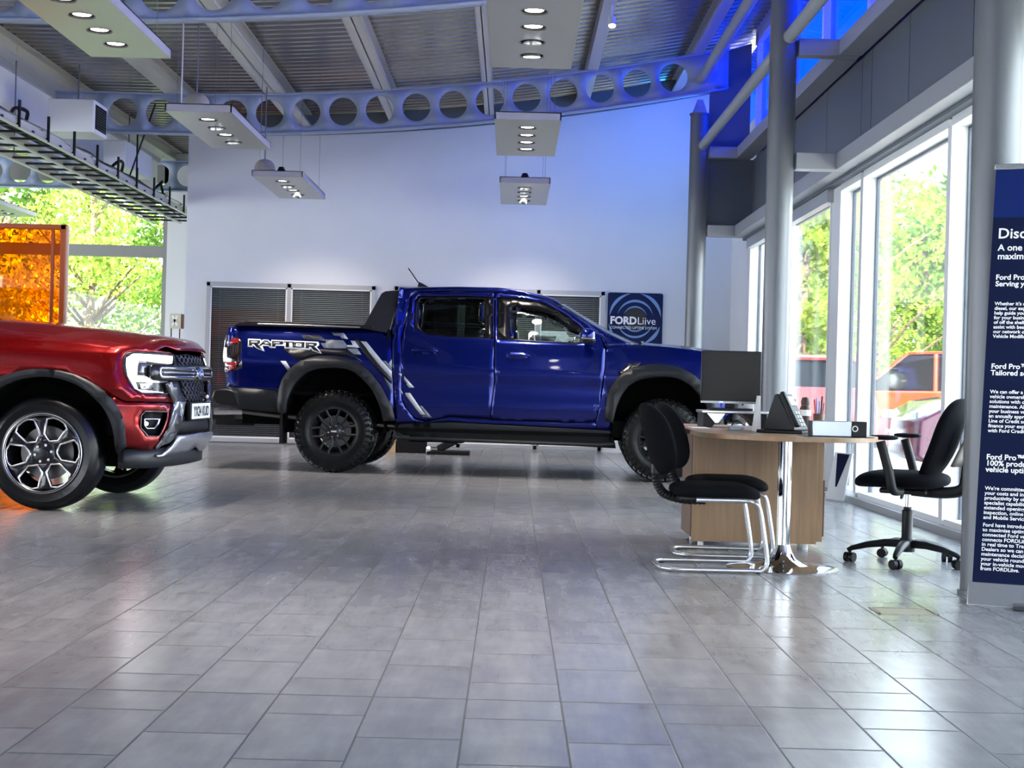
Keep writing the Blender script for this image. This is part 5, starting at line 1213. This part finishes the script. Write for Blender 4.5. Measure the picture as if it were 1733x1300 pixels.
while v > zm_ + .01:
    n = 14
    ue = g_u0 + .03 + max(0, (zt_ - .12) - v) * .30
    for i in range(n + 1):
        u = ue + (2 * (UM - ue)) * (i + .5 * (r % 2)) / n
        if u < 2 * UM - ue: gbox(u, v, .075, .013, .5 if i % 2 else -.5)
    v -= .030; r += 1
mb.build('grille_mesh', M['flare_grey'] if False else mat('mesh_black', (.03, .03, .034), .25), rv, smooth=False)
# horizontal chrome-black bar with loops
b0 = tr_(r4, [(345, 290), (350, 300), (360, 395), (340, 350)]); zb_t, zb_b = tr_(r4, [(560, 285)])[0][1], tr_(r4, [(560, 405)])[0][1]; ub = tr_(r4, [(350, 330)])[0][0]
C.panel('grille_bar', rrect(ub, zb_b, 2 * UM - ub, zb_t, .03, 4), sred, M['alloy_black'], off=.022, thick=.03, far=False, step=.08)
ul = tr_(r4, [(412, 330)])[0][0]; h_ = (zb_t - zb_b)
o_ = rrect(ul, zb_b + .012, UM - .07, zb_t - .010, .03, 4); i_ = rrect(ul + .022, zb_b + .034, UM - .08, zb_t - .032, .014, 4)
C.panel('bar_loop', o_, sred, M['chrome'], holes=[i_], off=.027, thick=.006, step=.05, es=.04)
C.panel('bar_inlay', rrect(ul + .05, zb_b + .048, UM - .1, zb_b + .058, .004, 2), sred, M['satin_silver'], off=.026, thick=.004, step=.06)
zc = (zb_t + zb_b) / 2
C.panel('oval_badge', circ(UM, zc, .095, 32, .042), sred, M['chrome'], off=.040, thick=.014, far=False, step=.04)
C.panel('badge_field', circ(UM, zc, .086, 32, .035), sred, mat('badge_blue', (.01, .06, .28), .2, coat=1), off=.042, thick=.003, far=False, step=.04)
V, F = text2d('Ford', .062, .001, 'CENTER', italic=.4); C.place('badge_lettering', [(UM - .006 + a, zc - .02 + b) for a, b in V], F, sred, M['chrome'], .0445, .001, None, False)
# C clamps, skid plate, plate, valance
C.panel('grille_clamp', tr_(r4, [(480, 420), (568, 412), (592, 500), (630, 582), (608, 720), (575, 790), (545, 860), (500, 905), (440, 925), (385, 962), (440, 888), (520, 700), (542, 592), (505, 500)]), sred, M['dark_chrome'], off=.016, thick=.03, step=.06, es=.03)
C.panel('clamp_highlight', tr_(r4, [(545, 600), (560, 570), (628, 580), (606, 700), (590, 640), (560, 650), (520, 760), (450, 885), (430, 885), (510, 720)]), sred, M['satin_silver'], off=.020, thick=.006, step=.06, es=.03)
sk = tr_(r4, [(385, 1000), (440, 990), (520, 920), (560, 850), (690, 838)]); vtop = tr_(r4, [(800, 818)])[0][1]; vbot = tr_(r4, [(780, 905)])[0][1]
skp = sk + [(UM, vtop), (2 * UM - sk[-1][0], sk[-1][1])] + [(2 * UM - u, v) for u, v in sk[::-1][1:]] + [(2 * UM - tr_(r4, [(560, 985)])[0][0], tr_(r4, [(560, 985)])[0][1]), (UM, vbot)] + tr_(r4, [(640, 955), (540, 992), (430, 1006)])
C.panel('skid_plate', skp, sred, M['satin_silver'], off=.035, thick=.03, far=False, step=.07, es=.04)
lg = [(tr_(r4, [(575, 795)])[0][0], tr_(r4, [(575, 795)])[0][1])]
lb = tr_(r4, [(600, 700), (560, 850)]); C.panel('lower_grille', [lb[0], (2 * UM - lb[0][0], lb[0][1]), (2 * UM - lb[1][0], lb[1][1]), lb[1]], sred, M['black_plastic'], off=-.01, thick=.02, far=False)
va = tr_(r4, [(100, 975), (380, 978)]); vb = tr_(r4, [(100, 1092), (400, 1100)]); zv1, zv0 = va[1][1] + .015, vb[1][1]
uv0 = tr_(r4, [(100, 1040)])[0][0]
def svl(u, v): x, y, z = sred(u, np.asarray(v) * 0 + .5); return x, y, v
C.panel('front_valance', [(uv0, zv1), (uv0, zv0), (2 * UM - uv0, zv0), (2 * UM - uv0, zv1)], svl, M['flare_grey'], off=-.05, thick=.04, far=False, step=.08)
pc = tr_(r4, [(712, 650)]); pz1, pz0 = tr_(r4, [(772, 580)])[0][1], tr_(r4, [(768, 718)])[0][1]; pm = (pz0 + pz1) / 2; pl = C.pt(sred, UM, pm, .03)
MB().bb((pl[0], WR / 2 - .26, pm - .0565), (pl[0] + .006, WR / 2 + .26, pm + .0565)).build('number_plate', M['plate_white'], rv, bevel=.002)
V, F = text2d('YX24 KUD', .1, .003, 'CENTER', 1.02, xs=.92); flat(V, F, lambda a, b: (pl[0] + .008, WR / 2 + a, pm - .035 + b)).build('plate_lettering', M['decal_black'], rv, smooth=False, fixn=False)
MB().bb((pl[0] - .03, WR / 2 - .28, pm - .065), (pl[0] - .001, WR / 2 + .28, pm + .065)).build('plate_holder', M['black_plastic'], rv, bevel=.004)
mb = MB(); mb.ell((pl[0] + .004, WR / 2 + .16, pm + .105), (.014, .02, .014), 14, 8); mb.build('parking_sensor', M['board_white'], rv)
# arch trim, wells
def fl_r(u, v): x, y, z = sred(u, v); return x, y * 1. - .012, z
C.panel('wheel_arch_trim', [(u + (u - cxr) * .16, z + .052) for u, z in ain] + ain[::-1], fl_r, M['flare_grey'], off=.012, thick=.045, step=.06, es=.04)
for k in (0, 1):
    y0, y1 = (.05, .42) if k == 0 else (WR - .42, WR - .05); P = [(u - U0, z) for u, z in ain]; P = [(P[0][0], .34)] + P + [(P[-1][0], .34)]; n = len(P)
    MB().add([(a, y0, b) for a, b in P] + [(a, y1, b) for a, b in P], [(i, i + 1, n + i + 1, n + i) for i in range(n - 1)] + [tuple(range(n, 2 * n)) if k == 0 else tuple(range(n))]).build('wheel_well', M['under_black'], rv, smooth=False)
    P = [(a - 2.9, b) for a, b in P]
    MB().add([(a, y0, b) for a, b in P] + [(a, y1, b) for a, b in P], [(i, i + 1, n + i + 1, n + i) for i in range(n - 1)] + [tuple(range(n, 2 * n)) if k == 0 else tuple(range(n))]).build('wheel_well', M['under_black'], rv, smooth=False)
# bonnet
crest = [C.trace(lambda u, v: (u, u * 0 + .62, v), [q], r3, ((-2, 1), (.6, 1.6)))[0] for q in ((0, 66), (310, 92), (640, 128), (960, 175), (1130, 208), (1200, 243), (1240, 290))]
CX = np.array([p[0] for p in crest]); CZ = np.array([p[1] for p in crest])
nose_l = tr_(r4, [(205, 120), (360, 140), (540, 180)]); 
def bonnet(a, b):
    # a 0..1 back to front, b 0..1 across
    t = 2 * b - 1; x0 = -.62 + .16 * (1 - t * t)
    yy = .135 + (WR - .27) * b; ie = np.searchsorted(CU, 3.2); seg = slice(ie, len(CU) // 2 + 2)
    yh = min(yy, WR - yy); xn = float(np.interp(yh, SPY[ie + 30:len(SPY) // 2 + 2], SPX[ie + 30:len(SPX) // 2 + 2])) - .02
    wt = min(1, max(0, (.60 - abs(t)) / .12)); xf = xn - .06 + .045 * wt; x = x0 + (xf - x0) * a
    ze = zs(x) - .004 if x < .25 else float(np.interp(x, [.25, .5, .62, .84], [zs(.25) - .004, 1.10, 1.085, 1.07]))
    zc_ = float(np.interp(x, CX, CZ)) + .004; g = (1 - abs(t) ** 3.2); ridge = .012 * math.exp(-((abs(t) - .62) / .10) ** 2)
    z = ze + (max(zc_, ze) - ze) * g + ridge * (1 - a) 
    if a > .93: z -= ((a - .93) / .07) ** 1.6 * (.03 + .035 * wt)
    return (x, yy, z)
MB().grid(bonnet, 40, 36).build('bonnet', red, rv, solid=.012, ang=60)
for k in (0, 1):
    mb = MB(); V = []
    for i in range(25):
        x = -1.0 + i * (.60 + 1.0) / 24; p1 = bonnet(0, 0); z1 = zs(x); u = U0 + x; A = C.pt(sred, u, z1)
        ze = zs(x) - .004 if x < .25 else float(np.interp(x, [.25, .5, .62, .84], [zs(.25) - .004, 1.10, 1.085, 1.07]))
        V += [A, (min(A[0], x), .15, ze + .004)]
    if k: V = [(x, WR - y, z) for x, y, z in V]
    mb.add(V, [(2 * i, 2 * i + 1, 2 * i + 3, 2 * i + 2) for i in range(24)]); mb.build('fender_top', red, rv, solid=.008, ang=60)
# cabin behind (mostly outside the photo)
dr = lambda x0, x1, z0, z1: [(U0 + x0, z0), (U0 + x1, z0), (U0 + x1, z1), (U0 + x0, z1)]
C.panel('front_door', dr(-1.98, -.96, .42, 1.15), sred, red); C.panel('rear_door', dr(-2.95, -1.99, .42, 1.15), sred, red)
C.panel('sill_trim', dr(-2.45, -.5, .28, .42), sred, M['flare_grey'], off=.01, thick=.03)
cp = [(-.62, .12, 1.16), (-.9, .16, 1.24), (-1.35, .27, 1.60), (-1.6, .33, 1.76), (-2.2, .34, 1.80), (-3.0, .34, 1.78), (-3.3, .34, 1.74)]
C3 = spline(cp, 5); hd2 = 15
def across2(P, bx, bz, ny=14):
    V = []
    for x, y, z in P:
        for j in range(ny + 1):
            t = 2 * j / ny - 1; g = 1 - t * t; V.append((x + bx * g, WR / 2 + t * (WR / 2 - y), z + bz * g))
    return MB().add(V, [(i * (ny + 1) + j, (i + 1) * (ny + 1) + j, (i + 1) * (ny + 1) + j + 1, i * (ny + 1) + j + 1) for i in range(len(P) - 1) for j in range(ny)])
across2(C3[2:hd2 + 1], .20, .04).build('windscreen', M['tint_glass'], rv, solid=.005); across2(C3[hd2:], 0, .05).build('roof', red, rv, solid=.01)
for k in (0, 1):
    f_ = lambda y: y if k == 0 else WR - y
    MB().add([(-1.02, f_(.15), 1.16), (-2.0, f_(.15), 1.16), (-2.0, f_(.32), 1.70), (-1.58, f_(.31), 1.68)], [(0, 1, 2, 3)]).build('side_window', M['tint_glass'], rv, solid=.004, soff=0)
    MB().add([(-2.06, f_(.15), 1.16), (-3.0, f_(.15), 1.16), (-3.0, f_(.32), 1.70), (-2.06, f_(.32), 1.70)], [(0, 1, 2, 3)]).build('side_window', M['tint_glass'], rv, solid=.004, soff=0)
    pts = [(-.75, f_(.14), 1.17), (-1.35, f_(.27), 1.60), (-1.6, f_(.33), 1.75), (-2.2, f_(.34), 1.79), (-3.2, f_(.34), 1.76)]; MB().tube(spline(pts, 4), .035, 8, flat=.7).build('roof_rail_pillar', red, rv)
    MB().cyl((-2.03, f_(.15), 1.16), (-2.03, f_(.33), 1.74), .03, 8).build('centre_pillar', M['black_plastic'], rv)
    MB().bb((-3.3, f_(.13), 1.1), (-3.0, f_(.19), 1.70)).build('rear_pillar', red, rv, smooth=False)
    MB().ell((-.98, f_(-.08), 1.22), (.07, .12, .085), 18, 12, -1, .75).build('wing_mirror', red, rv)
    MB().box((-.98, f_(.08), 1.16), (.05, .16, .03)).build('mirror_arm', M['black_plastic'], rv, bevel=.006)
C.panel('rear_side', [(U0 - 2.96, 1.15), (U0 - 3.15, 1.15), (U0 - 3.15, .5)] + [(u - 2.9, z) for u, z in [p for p in ain[::-1] if p[0] - 2.9 > U0 - 2.9 - .0]][:0] + [(U0 - 2.96, .5)], sred, red)
mb = MB(); mb.bb((-3.2, .3, .30), (.45, WR - .3, .5)); mb.bb((-3.2, .06, .44), (-.5, WR - .06, .52)); mb.bb((.40, .16, .52), (.66, WR - .16, 1.0)); mb.build('chassis', M['under_black'], rv, smooth=False)
MB().bb((-.8, .12, .95), (-.66, WR - .12, 1.15)).build('bulkhead', M['under_black'], rv, smooth=False)
mb = MB(); mb.box((-1.9, .5, 1.1), (.14, .46, .6), ry3(-.18)); mb.box((-1.9, WR - .5, 1.1), (.14, .46, .6), ry3(-.18)); mb.build('seat', M['fabric_black'], rv, bevel=.04)
MB().box((-.95, WR / 2, 1.1), (.4, WR - .4, .22)).build('dashboard', M['fabric_black'], rv, bevel=.04)
for cx in (0, -2.9):
    make_wheel(C, 'wheel', (cx, .03, .392), .392, .255, .272, 'hex', -1); make_wheel(C, 'wheel', (cx, WR - .03, .392), .392, .255, .272, 'hex', 1)
    MB().cyl((cx, .25, .39), (cx, WR - .25, .39), .04, 12).build('axle', M['under_black'], rv)

# ================================================================== outdoors
MB().bb((3.15, -15, -.12), (60, 90, -.03)).struct('ground', M['pavement'], smooth=False)
mat('verge_green', (.08, .13, .03), .9, noise=.4, nscale=3)
MB().bb((-45, 25.35, -.14), (3.15, 90, -.04)).struct('ground_verge', M['verge_green'], smooth=False)
def tree(x, y, h, r, seed, n, lm, label, group, trunk=.14, low=.25):
    rn = random.Random(seed); root = thing('tree', label, 'tree', (x, y, -.05), 0, group)
    mb = MB(); mb.tube(spline([(0, 0, 0), (rn.uniform(-.2, .2), rn.uniform(-.2, .2), h * .35), (rn.uniform(-.3, .3), 0, h * .8)], 5), [trunk * (1 - .07 * i) for i in range(11)], 8)
    for i in range(14):
        a = rn.uniform(0, 6.28); z0 = h * rn.uniform(.12, .75); L2 = r * rn.uniform(.5, 1.0); mb.tube([(0, 0, z0), (L2 * .5 * math.cos(a), L2 * .5 * math.sin(a), z0 + L2 * .45), (L2 * math.cos(a), L2 * math.sin(a), z0 + L2 * .8)], [trunk * .4, trunk * .25, .012], 6)
    mb.build('trunk', M['bark'], root)
    cl = [(rn.gauss(0, r * .42), rn.gauss(0, r * .42), h * (low + (1 - low) * rn.random()), r * rn.uniform(.22, .42)) for _ in range(42)]
    V, F = [], []
    for i in range(n):
        cx, cy, cz, cr = cl[i % 42]; u = Vector((rn.gauss(0, 1), rn.gauss(0, 1), rn.gauss(0, 1))).normalized() * cr * rn.random() ** .45
        p = Vector((cx, cy, cz)) + u; s = rn.uniform(.05, .10) * (1.25 if r > 2 else 1)
        a = Vector((rn.gauss(0, 1), rn.gauss(0, 1), rn.gauss(0, 1))).normalized(); b = a.cross(Vector((rn.random(), rn.random(), rn.random())) ).normalized()
        k = len(V); V += [p - a * s, p + b * s * .55, p + a * s, p - b * s * .55]; F.append((k, k + 1, k + 2, k + 3))
    me = bpy.data.meshes.new('foliage'); me.from_pydata([tuple(v) for v in V], [], F); me.materials.append(M[lm]); o = bpy.data.objects.new('foliage', me); scn.collection.objects.link(o); o.parent = root
    return root
k = 0
LG = 'trees beyond the left windows'
for x, y, h, r, lm in [(-8.9, 31, 6.5, 1.9, 'leaf_lime'), (-11.8, 32, 7.5, 2.1, 'leaf_green'), (-14.6, 33, 7, 2.0, 'leaf_lime'), (-7.0, 34, 5.5, 1.8, 'leaf_green'), (-10.2, 36, 8.5, 2.3, 'leaf_green'), (-13.2, 37, 7.5, 2.3, 'leaf_lime'), (-8.3, 39, 5.5, 2.2, 'leaf_lime'), (-16.5, 39, 9, 2.5, 'leaf_green'), (-5.6, 40, 6, 2.2, 'leaf_lime')]:
    tree(x, y, h, r, 10 + k, 6500, lm, 'bushy sunlit tree seen through the left windows, ' + ['nearest, behind the lower pane', 'beyond the orange screen', 'at the photo edge beyond the orange screen', 'next to the white pier', 'taller one behind the first row', 'behind the orange screen in the second row', 'low one in the distance', 'tallest at the far left', 'farthest, beside the pier'][k], LG, low=.05); k += 1
k = 0
for x, y, h, r, lm in [(8.4, 34, 5.6, 2.0, 'leaf_lime'), (10.4, 37, 6.4, 2.4, 'leaf_green'), (12.8, 40, 6.0, 2.4, 'leaf_lime'), (7.4, 44, 6.5, 2.5, 'leaf_lime'), (9.5, 47, 7.5, 2.8, 'leaf_green'), (13.5, 46, 7, 2.6, 'leaf_green'), (16.5, 42, 6.5, 2.5, 'leaf_lime'), (7.0, 35, 5.5, 1.3, 'leaf_lime'), (5.9, 30.5, 5.2, .8, 'leaf_lime')]:
    tree(x, y, h, r, 40 + k, 6500, lm, 'sunlit tree outside the right-hand glazing, ' + ['nearest, behind the orange car', 'full green crown right of the orange car', 'beyond the near column', 'distant one behind the parked cars', 'tall distant one', 'tall one at the far right', 'far right behind the banner', 'slim one seen through the far window', 'small slender one by the far window'][k], 'trees beyond the right-hand glazing', low=.12); k += 1

def parked_car(name, label, x, y, rz, col, L_=4.3, Wd=1.8, Hc=1.6, seed=0, group=None):
    root = thing(name, label, 'car', (x, y, -.03), rz, group)
    paint = mat('paint_' + name + str(seed), col, .3, coat=1)
    side = [(-L_ / 2, .35), (-L_ / 2 - .02, .75), (-L_ / 2 + .05, 1.02), (-L_ / 2 + .55, 1.06), (L_ / 2 - 1.15, 1.02), (L_ / 2 - .35, .88), (L_ / 2 - .03, .72), (L_ / 2, .35)]
    def arcp(cx): return [(cx + .38 * math.cos(a), .33 + .38 * math.sin(a)) for a in np.linspace(0, math.pi, 9)]
    low = [(L_ / 2 - .1, .28)] + arcp(L_ / 2 - .85) + arcp(-L_ / 2 + .8) + [(-L_ / 2 + .1, .28)]
    prof = side + low; n = len(prof); mb = MB()
    V = []
    for yy, ins in ((-Wd / 2, 0.), (-Wd / 2 + .12, -.05), (Wd / 2 - .12, -.05), (Wd / 2, 0.)):
        for a, b in prof:
            f = 1 if b < .9 else 0; V.append((a * (1 - (.02 if abs(yy) > Wd / 2 - .01 else 0)), yy * (1 if b < .8 else .95), b + (.0 if abs(yy) > Wd / 2 - .01 or b < .8 else .03)))
    F = [tuple(range(n)), tuple(range(3 * n, 4 * n))[::-1]] + [(k_ * n + i, k_ * n + (i + 1) % n, (k_ + 1) * n + (i + 1) % n, (k_ + 1) * n + i) for k_ in range(3) for i in range(n)]
    mb.add(V, F); mb.build('body', paint, root, bevel=.02)
    g = [(-L_ / 2 + .12, 1.03), (-L_ / 2 + .35, Hc - .06), (-L_ / 2 + 1.0, Hc), (L_ / 2 - 1.9, Hc - .04), (L_ / 2 - 1.15, 1.02)]
    n = len(g); w0, w1 = Wd / 2 - .08, Wd / 2 - .26; V = [(a, -(w0 if b < 1.1 else w1), b) for a, b in g] + [(a, (w0 if b < 1.1 else w1), b) for a, b in g]
    MB().add(V, [tuple(range(n)), tuple(range(n, 2 * n))[::-1]] + [(i, (i + 1) % n, n + (i + 1) % n, n + i) for i in range(n)]).build('glasshouse', M['screen_dark'], root, bevel=.03)
    MB().add([(a, s_ * (w1 + .02), Hc + dz) for s_ in (-1, 1) for a, dz in ((-L_ / 2 + .3, -.03), (-L_ / 2 + 1.0, .03), (L_ / 2 - 1.9, -.01))], [(0, 1, 4, 3), (1, 2, 5, 4)]).build('roof', paint, root, solid=.05, soff=0, bevel=.01)
    for s_ in (-1, 1):
        for a, b in ((-L_ / 2 + .16, -L_ / 2 + .42), (-.25, -.2), (L_ / 2 - 1.12, L_ / 2 - 1.88)): MB().tube([(a, s_ * w0, 1.03), (b, s_ * (w1 + .01), Hc - .02)], .035, 6).build('pillar', paint, root)
        for a in (L_ / 2 - .85, -L_ / 2 + .8):
            w = MB().lathe([(.2, 0), (.31, .01), (.32, .05), (.32, .18), (.2, .2)], (a, s_ * Wd / 2 - (.19 if s_ > 0 else .01), .32), 'y', 28).build('wheel', M['rubber'], root)
            MB().lathe([(0, 0), (.2, .0), (.21, .02)], (a, s_ * (Wd / 2 - (-.015 if s_ > 0 else -.015)), .32), 'y', 20).build('hubcap', M['satin_silver'], w)
    for s_ in (-1, 1):
        MB().box((-L_ / 2 + .04, s_ * (Wd / 2 - .17), .92), (.1, .22, .26)).build('tail_lamp', M['lamp_red'], root, bevel=.02); MB().box((L_ / 2 - .12, s_ * (Wd / 2 - .25), .74), (.14, .3, .13)).build('headlamp', M['satin_silver'], root, bevel=.02)
    return root
PG = 'cars parked outside the glazing'
parked_car('parked_car', 'bright orange car parked outside, seen through the window beside the office chair', 7.6, 26.6, 2.6, (.50, .045, .01), 4.4, 1.85, 1.72, 1, PG)
parked_car('parked_car', 'dark blue car parked behind the orange one outside', 8.6, 30.9, 2.9, (.06, .12, .22), 4.4, 1.85, 1.75, 2, PG)
parked_car('parked_car', 'maroon car added close to the glazing in place of a reflection in the glass', 6.25, 16.0, 3.12, (.13, .01, .05), 4.2, 1.8, 1.35, 3, PG)  # added car standing in for a dark red reflection in the glazing
parked_car('parked_car', 'small red car seen through the far window behind the monitor', 4.3, 23.4, 1.65, (.4, .02, .015), 4.1, 1.75, 1.5, 4, PG)
fc = thing('picket_fence', 'pale picket fence in front of the trees outside', 'fence', (6.0, 33.0, -.03))
fp_ = MB()
for i in range(60): fp_.bb((i * .22, 0, .0), (i * .22 + .07, .03, 1.15))
fp_.bb((0, .03, .25), (13.2, .07, .33)); fp_.bb((0, .03, .85), (13.2, .07, .93)); fp_.build('palings', M['board_white'], fc, smooth=False)
